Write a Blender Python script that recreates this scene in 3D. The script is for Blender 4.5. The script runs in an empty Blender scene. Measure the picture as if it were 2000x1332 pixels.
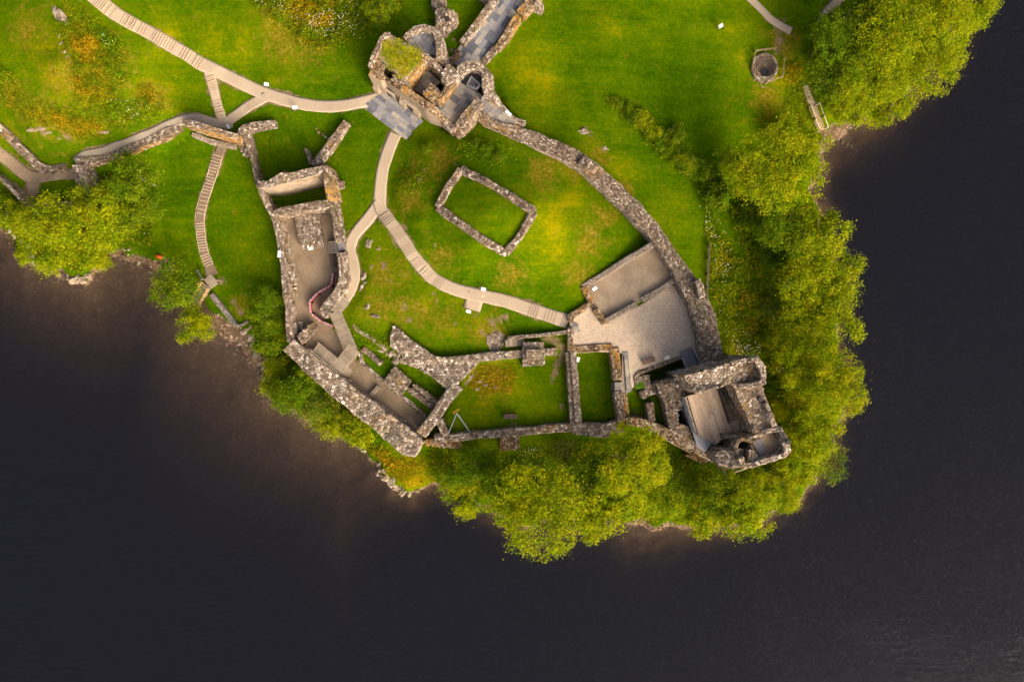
import bpy, math, random
import numpy as np
from mathutils import Vector, noise as mnoise

# ------------------------------------------------------------------ camera, sky, sun, exposure
SC = bpy.context.scene
COL = SC.collection
SCALE, HEIGHT, WATER = 0.07, 95.0, -8.0        # metres per photo pixel at z=0, drone height, loch level
cam_d = bpy.data.cameras.new('camera')
cam = bpy.data.objects.new('camera', cam_d)
COL.objects.link(cam)
cam.location = (0, 0, HEIGHT)
cam_d.sensor_width = 36.0
cam_d.lens = 36.0 * HEIGHT / (2000 * SCALE)
cam_d.clip_end = 3000
SC.camera = cam

SUN_AZ = math.atan2(0.62, -0.78)               # compass bearing of the sun, clockwise from +Y
SUN_EL = math.radians(29)
w = bpy.data.worlds.new('World'); SC.world = w
w.use_nodes = True
wn = w.node_tree
sky = wn.nodes.new('ShaderNodeTexSky')
sky.sky_type = 'NISHITA'; sky.sun_disc = False
sky.sun_elevation = SUN_EL; sky.sun_rotation = SUN_AZ
sky.air_density = 0.5; sky.dust_density = 10.0; sky.ozone_density = 0.0
bg = wn.nodes['Background']
wn.links.new(sky.outputs[0], bg.inputs[0])
bg.inputs[1].default_value = 0.15
sd = bpy.data.lights.new('sun', 'SUN')
sd.energy = 0.82; sd.angle = math.radians(25); sd.color = (1.0, 0.80, 0.52)
so = bpy.data.objects.new('sun', sd); COL.objects.link(so)
dirv = Vector((math.sin(SUN_AZ) * math.cos(SUN_EL), math.cos(SUN_AZ) * math.cos(SUN_EL), math.sin(SUN_EL)))
so.rotation_euler = dirv.to_track_quat('Z', 'Y').to_euler()
so.location = dirv * 200
SC.view_settings.view_transform = 'Standard'
SC.view_settings.look = 'None'
SC.view_settings.exposure = 0.92
SC.view_settings.gamma = 1.0
SC.render.engine = 'CYCLES'
SC.cycles.max_bounces = 5
SC.cycles.diffuse_bounces = 3
SC.cycles.transparent_max_bounces = 8
SC.cycles.volume_bounces = 0
SC.cycles.use_denoising = True

R = random.Random(7)
RN = np.random.default_rng(11)

# ------------------------------------------------------------------ survey helpers
def P(px, py, z=0.0):
    k = SCALE * (HEIGHT - z) / HEIGHT
    return Vector(((px - 1000) * k, (666 - py) * k, z))

def polyP(pts, z):
    return [P(a, b, z) for a, b in pts]

def inside_np(x, y, poly):
    r = np.zeros(np.shape(x), bool)
    n = len(poly)
    for i in range(n):
        x0, y0 = poly[i][0], poly[i][1]; x1, y1 = poly[(i + 1) % n][0], poly[(i + 1) % n][1]
        if y0 == y1: continue
        c = (y0 > y) != (y1 > y)
        r ^= c & (x < (x1 - x0) * (y - y0) / (y1 - y0) + x0)
    return r

def inside(x, y, poly):
    r = False; n = len(poly)
    for i in range(n):
        x0, y0 = poly[i][0], poly[i][1]; x1, y1 = poly[(i + 1) % n][0], poly[(i + 1) % n][1]
        if (y0 > y) != (y1 > y) and x < (x1 - x0) * (y - y0) / (y1 - y0) + x0: r = not r
    return r

def seg_dist(x, y, a, b):
    dx, dy = b[0] - a[0], b[1] - a[1]
    L = dx * dx + dy * dy + 1e-9
    t = np.clip(((x - a[0]) * dx + (y - a[1]) * dy) / L, 0, 1)
    return np.hypot(x - a[0] - t * dx, y - a[1] - t * dy), t

# ------------------------------------------------------------------ materials
class NT:
    def __init__(s, name):
        s.m = bpy.data.materials.new(name); s.m.use_nodes = True
        s.t = s.m.node_tree; s.b = s.t.nodes['Principled BSDF']; s.out = s.t.nodes['Material Output']
        s.b.inputs['Roughness'].default_value = 0.9
        s.b.inputs['Specular IOR Level'].default_value = 0.2
    def n(s, typ, ins=None, **kw):
        nd = s.t.nodes.new('ShaderNode' + typ)
        for k, v in kw.items(): setattr(nd, k, v)
        for k, v in (ins or {}).items(): s.set(nd.inputs[k], v)
        return nd
    def set(s, sock, v):
        if isinstance(v, bpy.types.NodeSocket): s.t.links.new(v, sock)
        elif isinstance(v, bpy.types.Node): s.t.links.new(v.outputs[0], sock)
        else: sock.default_value = (*v, 1) if isinstance(v, tuple) and len(v) == 3 and sock.type == 'RGBA' else v
    def pos(s):
        if not hasattr(s, '_p'): s._p = s.n('NewGeometry').outputs['Position']
        return s._p
    def noise(s, scale, detail=4, rough=.55, vec=None):
        return s.n('TexNoise', {'Vector': vec if vec is not None else s.pos(), 'Scale': scale, 'Detail': detail, 'Roughness': rough}).outputs[0]
    def ramp(s, f, stops, interp='LINEAR'):
        nd = s.n('ValToRGB', {0: f}); cr = nd.color_ramp; cr.interpolation = interp
        while len(cr.elements) < len(stops): cr.elements.new(0.5)
        for e, (p, c) in zip(cr.elements, stops):
            e.position = p; e.color = (*c, 1) if isinstance(c, tuple) else (c, c, c, 1)
        return nd.outputs[0]
    def math(s, op, a, b=0.5, clamp=False):
        nd = s.n('Math', operation=op, use_clamp=clamp); s.set(nd.inputs[0], a); s.set(nd.inputs[1], b); return nd.outputs[0]
    def mix(s, f, a, b, blend='MIX'):
        nd = s.n('Mix', data_type='RGBA', blend_type=blend)
        s.set(nd.inputs[0], f); s.set(nd.inputs[6], a); s.set(nd.inputs[7], b); return nd.outputs[2]
    def attr(s, name): return s.n('Attribute', attribute_name=name).outputs['Fac']
    def rnd(s):
        g = s.n('NewGeometry').outputs['Random Per Island']; o = s.n('ObjectInfo').outputs['Random']
        return s.math('FRACT', s.math('ADD', g, o))
    def bump(s, h, strength=.3, dist=.1):
        s.set(s.b.inputs['Normal'], s.n('Bump', {'Height': h, 'Strength': strength, 'Distance': dist}))
    def col(s, c): s.set(s.b.inputs['Base Color'], c)

def plain(name, c, rough=.8, var=.25, scale=3.0, spec=.2, metal=0, rnd=0.0):
    m = NT(name)
    f = m.noise(scale)
    lo = tuple(x * (1 - var) for x in c); hi = tuple(min(1, x * (1 + var)) for x in c)
    cc = m.ramp(f, [(.3, lo), (.7, hi)])
    if rnd:
        cc = m.mix(1.0, cc, m.ramp(m.rnd(), [(0, 1 - rnd), (1, 1.0)]), 'MULTIPLY')
    m.col(cc); m.b.inputs['Roughness'].default_value = rough
    m.b.inputs['Specular IOR Level'].default_value = spec; m.b.inputs['Metallic'].default_value = metal
    m.bump(m.noise(scale * 6, 2), .15, .03)
    return m.m

def stone_mat(name, stops, lichen=.5, lcol=(.34, .19, .035), lthr=.56):
    m = NT(name)
    c = m.ramp(m.rnd(), stops)
    c = m.mix(1.0, c, m.ramp(m.noise(5, 5), [(.3, .55), (.65, 1.1)]), 'MULTIPLY')
    lm = m.ramp(m.noise(.22, 4, .65), [(lthr, 0.0), (lthr + .09, 1.0)])
    lf = m.ramp(m.noise(2.2, 4), [(.42, 0.0), (.6, 1.0)])
    k = m.math('MULTIPLY', m.math('MULTIPLY', lm, lf), lichen)
    c = m.mix(k, c, lcol)
    mo = m.ramp(m.noise(.35, 5, .7), [(.58, 0.0), (.68, .55)])
    c = m.mix(mo, c, (.10, .105, .03))          # moss and grass in the wall head
    m.col(c); m.bump(m.noise(9, 4), .5, .06)
    return m.m

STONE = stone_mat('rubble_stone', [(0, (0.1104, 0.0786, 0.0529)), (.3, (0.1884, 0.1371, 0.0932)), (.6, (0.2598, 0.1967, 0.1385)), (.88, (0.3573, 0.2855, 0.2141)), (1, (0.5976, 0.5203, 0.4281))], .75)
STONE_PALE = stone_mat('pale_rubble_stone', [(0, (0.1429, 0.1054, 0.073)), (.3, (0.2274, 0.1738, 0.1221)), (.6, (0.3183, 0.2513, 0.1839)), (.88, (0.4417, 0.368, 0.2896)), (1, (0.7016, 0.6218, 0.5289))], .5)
STONE_WARM = stone_mat('ochre_rubble_stone', [(0, (.09, .058, .032)), (.3, (.17, .112, .06)), (.6, (.26, .178, .10)), (.85, (.36, .27, .175)), (1, (.52, .45, .35))], .9, (.42, .22, .035), .47)  # ochre of lichened walls, also warm sunlight painted on some faces
STONE_DARK = stone_mat('weathered_rubble_stone', [(0, (0.1104, 0.0813, 0.058)), (.3, (0.1949, 0.1484, 0.1084)), (.6, (0.2793, 0.2183, 0.1637)), (.88, (0.3898, 0.3172, 0.2455)), (1, (0.6756, 0.5964, 0.5037))], .5)
MORTAR = plain('mortar', (.165, .125, .088), .95, .4, 2.5)
MORTAR_PALE = plain('harled_mortar', (.30, .235, .165), .95, .3, 1.2)
def slab_mat(name, stops):
    m = NT(name)
    c = m.ramp(m.rnd(), stops, 'LINEAR')
    c = m.mix(1.0, c, m.ramp(m.noise(2.5, 5), [(.3, .8), (.7, 1.1)]), 'MULTIPLY')
    m.col(c); m.b.inputs['Roughness'].default_value = .75; m.bump(m.noise(8, 3), .15, .03)
    return m.m
FLAG = slab_mat('flagstone', [(0, (0.0978, 0.1058, 0.1323)), (.3, (0.1955, 0.2012, 0.2242)), (.6, (0.2818, 0.276, 0.276)), (1, (0.3795, 0.3392, 0.2818))])
FLAG_WARM = slab_mat('worn_flagstone', [(0, (0.1495, 0.1437, 0.1437)), (.4, (0.253, 0.2357, 0.2185)), (.7, (0.3335, 0.2875, 0.23)), (1, (0.414, 0.3565, 0.276))])
STEPSTONE = slab_mat('step_stone', [(0, (.23, .18, .13)), (1, (.38, .31, .24))])
def gravel_mat(name, c, grain=9.0, amt=.35, patch=.3):
    m = NT(name)
    v = m.n('TexVoronoi', {'Vector': m.pos(), 'Scale': grain})
    a = m.ramp(m.n('SeparateColor', {0: v.outputs['Color']}).outputs[0], [(0, 1 - amt), (1, 1 + amt * .6)])
    b = m.ramp(m.noise(.35, 5), [(.3, 1 - patch), (.7, 1 + patch * .4)])
    cc = m.mix(1.0, m.mix(1.0, a, b, 'MULTIPLY'), c, 'MULTIPLY')
    m.col(cc); m.bump(v.outputs['Distance'], .4, .05)
    return m.m
PATH = gravel_mat('path_gravel', (.44, .35, .245), 14, .10, .08)
PATH_GREY = gravel_mat('grey_path_gravel', (.38, .315, .235), 14, .15, .12)
PATH_DARK = gravel_mat('brown_path_gravel', (.20, .145, .095), 14, .2, .15)
TRACK = gravel_mat('earth_track', (.32, .235, .15), 8, .2, .35)
COURT = gravel_mat('cobbled_court', (.55, .435, .315), 9, .25, .2)
HOUSE_GRAVEL = gravel_mat('beige_gravel', (.37, .285, .19), 11, .2, .3)
TIMBER_TAN = plain('tan_timber', (.42, .31, .19), .85, .25, 4)
TIMBER_FAINT = plain('faded_step_timber', (.335, .26, .18), .85, .2, 4)
COURT_SOFT = gravel_mat('fine_gravel', (.275, .205, .13), 12, .18, .35)
TIMBER = plain('step_timber', (.33, .24, .15), .85, .3, 4)
TIMBER_PALE = plain('pale_timber', (.56, .45, .31), .8, .2, 4)
TIMBER_DARK = plain('dark_timber', (.15, .105, .075), .85, .3, 4)
def board_mat(name, c, rnd):
    m = NT(name)
    cc = m.mix(1.0, m.mix(1.0, c, m.ramp(m.noise(3, 4), [(.3, .85), (.7, 1.1)]), 'MULTIPLY'), m.ramp(m.rnd(), [(0, 1 - rnd), (1, 1.08)]), 'MULTIPLY')
    m.col(cc); m.b.inputs['Roughness'].default_value = .7
    return m.m
DECK = board_mat('weathered_deck_board', (.37, .30, .215), .28)
DECK_TOWER = board_mat('tower_deck_board', (.58, .43, .30), .34)
DECK_GREY = board_mat('grey_board', (.22, .205, .215), .15)
CLAD = board_mat('cladding_board', (.34, .345, .36), .12)
WHITE = plain('white_panel', (.66, .66, .66), .4, .05, 1, .4)
INK = plain('printed_ink', (.22, .2, .2), .6, .2, 6)
STEEL = plain('galvanised_steel', (.42, .42, .42), .45, .15, 2, .5, .7)
BLACK = plain('black_rail_and_shade', (.025, .025, .027), .5, .2, 2, .4)
RED = plain('red_plastic', (.55, .03, .06), .45, .1, 2, .4)
BENCHWOOD = plain('bench_timber', (.13, .075, .065), .7, .25, 4)
YELLOW = plain('yellow_foot', (.65, .42, .02), .6, .1, 2)
ORANGE = plain('orange_float', (.85, .12, .01), .5, .1, 2, .4)
ROCK = None
def rock_mat(name, stops):
    m = NT(name)
    c = m.ramp(m.noise(1.3, 7, .65), stops)
    c = m.mix(m.ramp(m.noise(.8, 3), [(.55, 0.0), (.65, .6)]), c, (.2, .15, .04))
    m.col(c); m.bump(m.noise(3, 6), .7, .15)
    return m.m
ROCK = rock_mat('bedrock', [(.3, (.10, .076, .05)), (.5, (.27, .215, .155)), (.7, (.48, .41, .32))])
ROCK_PALE = rock_mat('pale_boulder', [(.3, (0.17, 0.132, 0.0868)), (.55, (0.3264, 0.264, 0.186)), (.75, (0.4624, 0.396, 0.2976))])
ROCK_BROWN = rock_mat('wet_boulder', [(.3, (0.054, 0.0382, 0.024)), (.55, (0.144, 0.0935, 0.056)), (.75, (0.288, 0.1955, 0.12))])

def leaf_mat(name, stops, trans=.4, yel=(.30, .27, .01), green=(.10, .20, .003)):
    m = NT(name)
    g = m.n('NewGeometry').outputs['Random Per Island']; o = m.n('ObjectInfo').outputs['Random']
    c = m.ramp(g, stops)
    c = m.mix(m.math('MULTIPLY', o, .45), c, yel)
    c = m.mix(m.ramp(m.noise(.55, 3, .6), [(.40, .85), (.64, 0.0)]), c, green)
    c = m.mix(1.0, c, m.ramp(m.noise(1.5, 4, .65), [(.3, .5), (.52, .95), (.72, 1.3)]), 'MULTIPLY')  # noise in the leaf colour imitates shaded gaps and lit tips
    m.col(c); m.b.inputs['Roughness'].default_value = .8; m.b.inputs['Specular IOR Level'].default_value = .05
    tr = m.n('BsdfTranslucent', {'Color': c})
    mx = m.n('MixShader', {0: trans, 1: m.b.outputs[0], 2: tr})
    m.t.links.new(mx.outputs[0], m.out.inputs[0])
    return m.m
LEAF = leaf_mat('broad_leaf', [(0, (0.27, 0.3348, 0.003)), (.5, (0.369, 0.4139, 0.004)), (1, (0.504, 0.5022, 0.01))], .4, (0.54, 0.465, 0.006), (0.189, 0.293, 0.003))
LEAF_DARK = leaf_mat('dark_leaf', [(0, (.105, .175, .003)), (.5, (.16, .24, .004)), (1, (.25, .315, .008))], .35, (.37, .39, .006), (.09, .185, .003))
LEAF_GREY = leaf_mat('thin_grey_leaf', [(0, (.12, .14, .015)), (.5, (.22, .235, .025)), (1, (.36, .34, .07))], .3)
HERB = leaf_mat('rough_herbage', [(0, (0.088, 0.142, 0.0023)), (.45, (0.1955, 0.2513, 0.0034)), (.75, (0.3226, 0.3059, 0.0046)), (1, (0.4692, 0.3496, 0.0138))], .3, (0.4105, 0.3715, 0.0046), (0.1173, 0.2076, 0.0023))
HERB_GREEN = leaf_mat('green_herbage', [(0, (0.0828, 0.1656, 0.0023)), (.5, (0.1794, 0.2898, 0.0034)), (.85, (0.3036, 0.3864, 0.0046)), (1, (0.4968, 0.4554, 0.0138))], .3, (0.276, 0.3312, 0.0034), (0.1242, 0.2484, 0.0023))
HERB_GOLD = leaf_mat('golden_grass', [(0, (0.207, 0.1681, 0.0034)), (.4, (0.414, 0.267, 0.0046)), (.8, (0.598, 0.3264, 0.0092)), (1, (0.713, 0.3956, 0.0345))], .3, (0.575, 0.356, 0.0046), (0.299, 0.2472, 0.0034))  # dry golden grass, also sunlit gold painted on the massive wall's slope
MOSS = leaf_mat('roof_turf', [(0, (0.1955, 0.207, 0.0034)), (.5, (0.391, 0.3335, 0.0046)), (.9, (0.552, 0.391, 0.0092)), (1, (0.69, 0.598, 0.184))], .2, (0.46, 0.391, 0.0046), (0.23, 0.276, 0.0034))
PETAL = plain('white_blossom', (.70, .65, .45), .7, .1, 3)
BARK = plain('bark', (.16, .125, .09), .9, .3, 3)

# ------------------------------------------------------------------ mesh helpers
def link_mesh(name, verts, faces, mat, parent=None, smooth=False):
    me = bpy.data.meshes.new(name)
    me.from_pydata([tuple(v) for v in verts], [], faces)
    if mat: me.materials.append(mat)
    if smooth: me.polygons.foreach_set('use_smooth', [True] * len(me.polygons))
    me.update()
    o = bpy.data.objects.new(name, me); COL.objects.link(o)
    if parent: attach(o, parent)
    return o

def attach(o, parent):
    o.parent = parent
    r = parent
    off = Vector((0, 0, 0))
    while r is not None:
        off += r.location; r = r.parent
    o.location = -off              # meshes are written in world coordinates
    return o

def thing(name, label, cat, loc=(0, 0, 0), group=None):
    o = bpy.data.objects.new(name, None); COL.objects.link(o)
    o.empty_display_size = .3
    o.location = loc; o['label'] = label; o['category'] = cat
    if group: o['group'] = group
    return o

def tag(o, label, cat, group=None):
    o['label'] = label; o['category'] = cat
    if group: o['group'] = group
    return o

def struct(o, label=None):
    o['kind'] = 'structure'
    if label: o['label'] = label
    return o

class MB:
    def __init__(s): s.v = []; s.f = []
    def prism(s, poly, z0, z1):
        """poly: xy points; z0, z1 scalars or lists"""
        n = len(poly); k = len(s.v)
        area = sum(poly[i][0] * poly[(i + 1) % n][1] - poly[(i + 1) % n][0] * poly[i][1] for i in range(n))
        if area < 0: poly = poly[::-1]; z0 = z0[::-1] if isinstance(z0, list) else z0; z1 = z1[::-1] if isinstance(z1, list) else z1
        for i, p in enumerate(poly): s.v.append((p[0], p[1], z0[i] if isinstance(z0, list) else z0))
        for i, p in enumerate(poly): s.v.append((p[0], p[1], z1[i] if isinstance(z1, list) else z1))
        s.f.append(tuple(range(k + n, k + 2 * n))); s.f.append(tuple(range(k + n - 1, k - 1, -1)))
        for i in range(n):
            j = (i + 1) % n
            s.f.append((k + i, k + j, k + n + j, k + n + i))
        return s
    def bar(s, a, b, wd, ht, up=Vector((0, 0, 1))):
        a = Vector(a); b = Vector(b); d = (b - a).normalized()
        side = d.cross(up)
        if side.length < 1e-4: side = d.cross(Vector((1, 0, 0)))
        side.normalize(); u = side.cross(d).normalized()
        k = len(s.v)
        for p in (a, b):
            for sx, sy in ((-1, -1), (1, -1), (1, 1), (-1, 1)):
                s.v.append(tuple(p + side * (sx * wd / 2) + u * (sy * ht / 2)))
        s.f += [(k + 3, k + 2, k + 1, k), (k + 4, k + 5, k + 6, k + 7)]
        for i in range(4):
            j = (i + 1) % 4
            s.f.append((k + i, k + j, k + 4 + j, k + 4 + i))
        return s
    def box(s, c, sx, sy, sz, rz=0):
        c = Vector(c); d = Vector((math.cos(rz), math.sin(rz), 0)) * sx / 2
        return s.bar(c - d, c + d, sy, sz)
    def tube(s, pts, rads, n=7):
        k0 = len(s.v)
        for i, p in enumerate(pts):
            p = Vector(p)
            d = (Vector(pts[min(i + 1, len(pts) - 1)]) - Vector(pts[max(i - 1, 0)])).normalized()
            a = d.cross(Vector((.31, .95, .05))).normalized(); b = d.cross(a)
            for j in range(n):
                t = 2 * math.pi * j / n
                s.v.append(tuple(p + (a * math.cos(t) + b * math.sin(t)) * rads[i]))
        for i in range(len(pts) - 1):
            for j in range(n):
                q = (j + 1) % n
                s.f.append((k0 + i * n + j, k0 + i * n + q, k0 + (i + 1) * n + q, k0 + (i + 1) * n + j))
        s.f.append(tuple(range(k0 + n - 1, k0 - 1, -1)))
        e = k0 + (len(pts) - 1) * n
        s.f.append(tuple(range(e, e + n)))
        return s
    def build(s, name, mat, parent=None, smooth=False):
        return link_mesh(name, s.v, s.f, mat, parent, smooth)

# ------------------------------------------------------------------ terrain
CTRL = [
 (110,120,5.5),(60,60,5),(150,200,4),(200,130,3.4),(250,190,1.6),(0,150,3.5),(60,240,1.2),(150,270,-.4),(0,0,5),(200,60,3),(300,150,1),(350,180,.3),(-80,80,4),(-80,-80,4),
 (190,0,3.4),(260,50,2.4),(340,95,1.5),(405,130,.8),(500,180,.2),(620,205,0),(740,195,0),(780,240,0),(120,-60,4),
 (432,232,-.4),(340,235,-.6),(250,268,-.9),(352,238,-.5),(325,248,-.6),(300,259,-.75),(270,271,-.85),(245,281,-.95),(222,289,-1.05),(200,297,-1.15),(180,302,-1.2),(162,306,-1.25),(385,235,-.45),(160,300,-1.3),(120,290,-1),
 (330,285,-3.2),(420,300,-2.0),(250,315,-3.6),(380,400,-4),(480,400,-3),(470,500,-4.4),(400,480,-5),(410,545,-6),(430,560,-6.2),(500,560,-5),(540,620,-4.6),(300,450,-5.5),(200,350,-4.2),(290,490,-7),
 (30,305,-2.6),(80,340,-3),(110,380,-3.2),(10,350,-2.8),(0,230,-.5),(20,410,-5),(100,440,-5),(200,430,-5.2),(120,500,-6.5),(-80,300,-2),(-80,420,-5),
 (450,60,1.5),(600,120,.6),(650,40,1.2),(580,30,1.4),(750,30,.6),(850,20,-.6),(660,240,-.1),(560,270,-.6),(700,300,0),(680,370,.1),(880,-60,-.6),(600,-80,1.5),
 (905,60,-.6),(1050,80,-.5),(1100,170,-.7),(1200,60,-1.5),(1200,250,-1.5),(1300,150,-2.6),(1300,30,-2),(1400,60,-3.4),(1400,250,-4.2),(1480,130,-4.4),(1500,250,-5.5),(1480,20,-3.6),(1540,50,-4.2),(1600,210,-6.4),(1250,330,-1.6),(1330,420,-2),(1370,540,-2.4),(1300,400,-1.7),(1420,450,-4),(1440,560,-4),(1430,640,-4),(1480,670,-4.6),(1540,560,-6.2),(1700,80,-6),(1620,100,-5.6),(1800,50,-7),(1400,350,-4),(1300,-80,-2),(1600,-80,-4.5),(1800,-80,-6.5),
 (780,330,.2),(745,400,0),(840,260,.3),(830,290,1.5),(920,285,2.2),(800,360,1.8),(820,430,2.2),(950,410,4.6),(1040,400,4.8),(1080,440,3.5),(1000,500,2.9),(920,480,3.4),(1100,350,1.6),(1200,440,.9),(1150,530,.7),(1050,550,.8),(900,550,.3),(850,500,.9),(1110,595,.2),(790,460,.4),
 (860,550,0),(950,575,.1),(1000,590,.1),(1060,610,.1),(720,500,.2),(760,560,0),(720,560,.2),(840,640,-.4),(760,600,0),(930,640,0),(1050,640,-.4),(690,600,-.5),(715,650,-1.2),(745,690,-1.8),
 (950,760,-1.5),(1080,760,-1.5),(1160,750,-1.5),(1000,830,-1.6),(880,820,-1.8),(1250,800,-1.5),
 (900,890,-3.6),(1000,890,-3.6),(1150,880,-3.6),(1250,880,-3.8),(1350,920,-4.2),(1450,950,-4.8),(1560,850,-4.8),(1550,750,-4.6),(600,775,-4.6),(700,860,-5.2),(790,920,-5.2),(530,700,-5.2),
]
SHORE = [ # px, py, bank slope inland
 (2150,-1900,.7),(1935,-150,.7),(1900,0,.7),(1860,70,.7),(1800,150,.7),(1740,205,.6),(1690,236,.4),(1640,262,.25),(1622,282,.25),(1606,302,.3),(1598,340,.6),(1590,375,.7),(1610,420,.8),(1622,480,.8),(1640,540,.8),(1640,600,.8),(1635,650,.8),(1645,720,.8),(1648,790,.9),(1630,850,.9),(1615,905,.9),(1580,950,.9),(1558,985,1),(1520,990,.9),(1480,1025,.8),(1420,1030,.8),(1350,1028,.6),(1290,1034,.35),(1230,1032,.35),(1180,1018,.6),(1100,1020,.8),(1040,1030,.8),(970,1000,.8),(900,965,.9),(850,945,1.1),(815,962,1.3),(800,968,1.5),(770,955,1.5),(745,930,1.3),(735,905,1.2),(710,880,1),(680,858,.9),(640,842,.8),(600,820,.8),(570,795,.8),(530,770,.6),(520,742,.4),(515,720,.3),(500,705,.25),(480,690,.22),(450,672,.22),(430,652,.22),(400,625,.22),(380,600,.22),(350,560,.25),(330,530,.3),(300,520,.35),(270,510,.4),(240,497,.6),(215,503,1),(195,522,1.3),(165,549,1.5),(120,536,1.4),(60,516,1.3),(35,490,1.3),(20,460,1.2),(0,448,1),(-200,430,1),(-800,400,1),(-800,-1900,1)]
PADS = [ # level floors: polygon in photo px, z
 ([(540,420),(655,405),(668,470),(670,560),(630,620),(700,690),(676,740),(572,665),(562,560)], -2.3),
 ([(516,378),(640,352),(648,392),(530,414)], -2.4),
 ([(640,705),(700,700),(835,815),(812,850)], -3.0),
 ([(706,685),(760,690),(880,765),(848,820),(760,750)], -2.4),
 ([(865,815),(935,705),(1112,690),(1120,832),(880,850)], -1.6),
 ([(1118,690),(1200,684),(1212,820),(1128,826)], -1.6),
 ([(1136,560),(1282,474),(1325,545),(1350,600),(1368,690),(1340,690),(1250,728),(1246,752),(1225,768),(1214,690),(1112,685),(1112,620),(1150,598)], 0.0),
 ([(1245,738),(1335,700),(1375,690),(1395,720),(1380,735),(1345,735),(1275,752)], -3.0),
 ([(1225,770),(1284,765),(1310,838),(1270,825),(1222,816)], -1.6),
 ([(740,180),(800,200),(850,120),(880,130),(970,-20),(1050,-20),(985,90),(960,130),(990,220),(1010,245),(960,240),(930,210),(895,270),(826,235),(793,275),(705,208)], 0.0),
]
_c = np.array([(*P(a, b, z)[:2], z) for a, b, z in CTRL])
def _rbf_fit(c, smooth=.4):
    n = len(c)
    d = np.hypot(c[:, None, 0] - c[None, :, 0], c[:, None, 1] - c[None, :, 1])
    A = np.zeros((n + 3, n + 3)); A[:n, :n] = -d + np.eye(n) * smooth
    A[:n, n] = A[n, :n] = 1; A[:n, n + 1] = A[n + 1, :n] = c[:, 0]; A[:n, n + 2] = A[n + 2, :n] = c[:, 1]
    return np.linalg.solve(A, np.concatenate([c[:, 2], [0, 0, 0]]))
_w = _rbf_fit(_c)
STEP = 0.45
GX = np.arange(-108, 92.01, STEP); GY = np.arange(-66, 140.01, STEP)
XX, YY = np.meshgrid(GX, GY)          # [iy, ix]
ZZ = np.full(XX.shape, _w[-3]) + _w[-2] * XX + _w[-1] * YY
for i in range(len(_c)):
    ZZ -= _w[i] * np.hypot(XX - _c[i, 0], YY - _c[i, 1])

def vnoise(x, y, s, seed):
    """smooth value noise"""
    g = np.random.default_rng(seed).random((64, 64))
    u, v = x * s + 100.3, y * s + 100.7
    i, j = np.floor(u).astype(int), np.floor(v).astype(int)
    f, h = u - i, v - j
    f = f * f * (3 - 2 * f); h = h * h * (3 - 2 * h)
    q = lambda a, b: g[a % 64, b % 64]
    return (q(i, j) * (1 - f) + q(i + 1, j) * f) * (1 - h) + (q(i, j + 1) * (1 - f) + q(i + 1, j + 1) * f) * h - .5

ZZ = np.clip(ZZ, -7.5, 6.5)
ZZ += vnoise(XX, YY, .12, 1) * .5 + vnoise(XX, YY, .35, 2) * .16
_sh = [P(a, b, WATER) for a, b, s in SHORE]; _ss = [s for a, b, s in SHORE]
D = np.full(XX.shape, 1e9); SL = np.zeros(XX.shape)
for i in range(len(_sh)):
    j = (i + 1) % len(_sh)
    d, t = seg_dist(XX, YY, _sh[i], _sh[j])
    m = d < D
    D = np.where(m, d, D); SL = np.where(m, _ss[i] * (1 - t) + _ss[j] * t, SL)
LAND = inside_np(XX, YY, _sh)
DS = np.where(LAND, D, -D) + vnoise(XX, YY, .5, 3) * 1.3 + vnoise(XX, YY, 1.1, 4) * .6
BANK = WATER + SL * np.minimum(DS, 4) + np.clip(DS, 0, 3) * .15 + np.maximum(DS - 4, 0) * np.maximum(SL, .75)
SLB = SL.copy()
for _ in range(14):                                  # bed slope changes gradually along the shore
    q_ = np.pad(SLB, 4, mode='edge'); SLB = (q_[:-8, 4:-4] + q_[8:, 4:-4] + q_[4:-4, :-8] + q_[4:-4, 8:] + q_[4:-4, 4:-4]) / 5
_w8 = np.clip((XX + 26) / 14, 0, 1)                   # the bed shelves gently in the west, steeply in the east
USL = (.15 + .12 * np.clip(SLB, 0, 1)) * (1 - _w8) + (.3 + .75 * np.clip(SLB, 0, 1)) * _w8
UNDER = WATER + DS * USL
ZZ = np.where(DS > 0, np.minimum(ZZ, BANK), np.maximum(UNDER, -19))
for poly, z in PADS:
    pw = polyP(poly, z)
    ZZ = np.where(inside_np(XX, YY, pw), z, ZZ)

def tz(x, y):
    u = min(max((x - GX[0]) / STEP, 0), len(GX) - 1.001); v = min(max((y - GY[0]) / STEP, 0), len(GY) - 1.001)
    i, j = int(u), int(v); f, h = u - i, v - j
    return float((ZZ[j, i] * (1 - f) + ZZ[j, i + 1] * f) * (1 - h) + (ZZ[j + 1, i] * (1 - f) + ZZ[j + 1, i + 1] * f) * h)
def tzmax(x, y):
    u = min(max((x - GX[0]) / STEP, 0), len(GX) - 1.001); v = min(max((y - GY[0]) / STEP, 0), len(GY) - 1.001)
    i, j = int(u), int(v)
    return float(ZZ[j:j + 2, i:i + 2].max())

def G(px, py):
    z = 0.0
    for _ in range(6):
        p = P(px, py, z); z = .3 * z + .7 * tz(p.x, p.y)
    return P(px, py, z)

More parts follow.
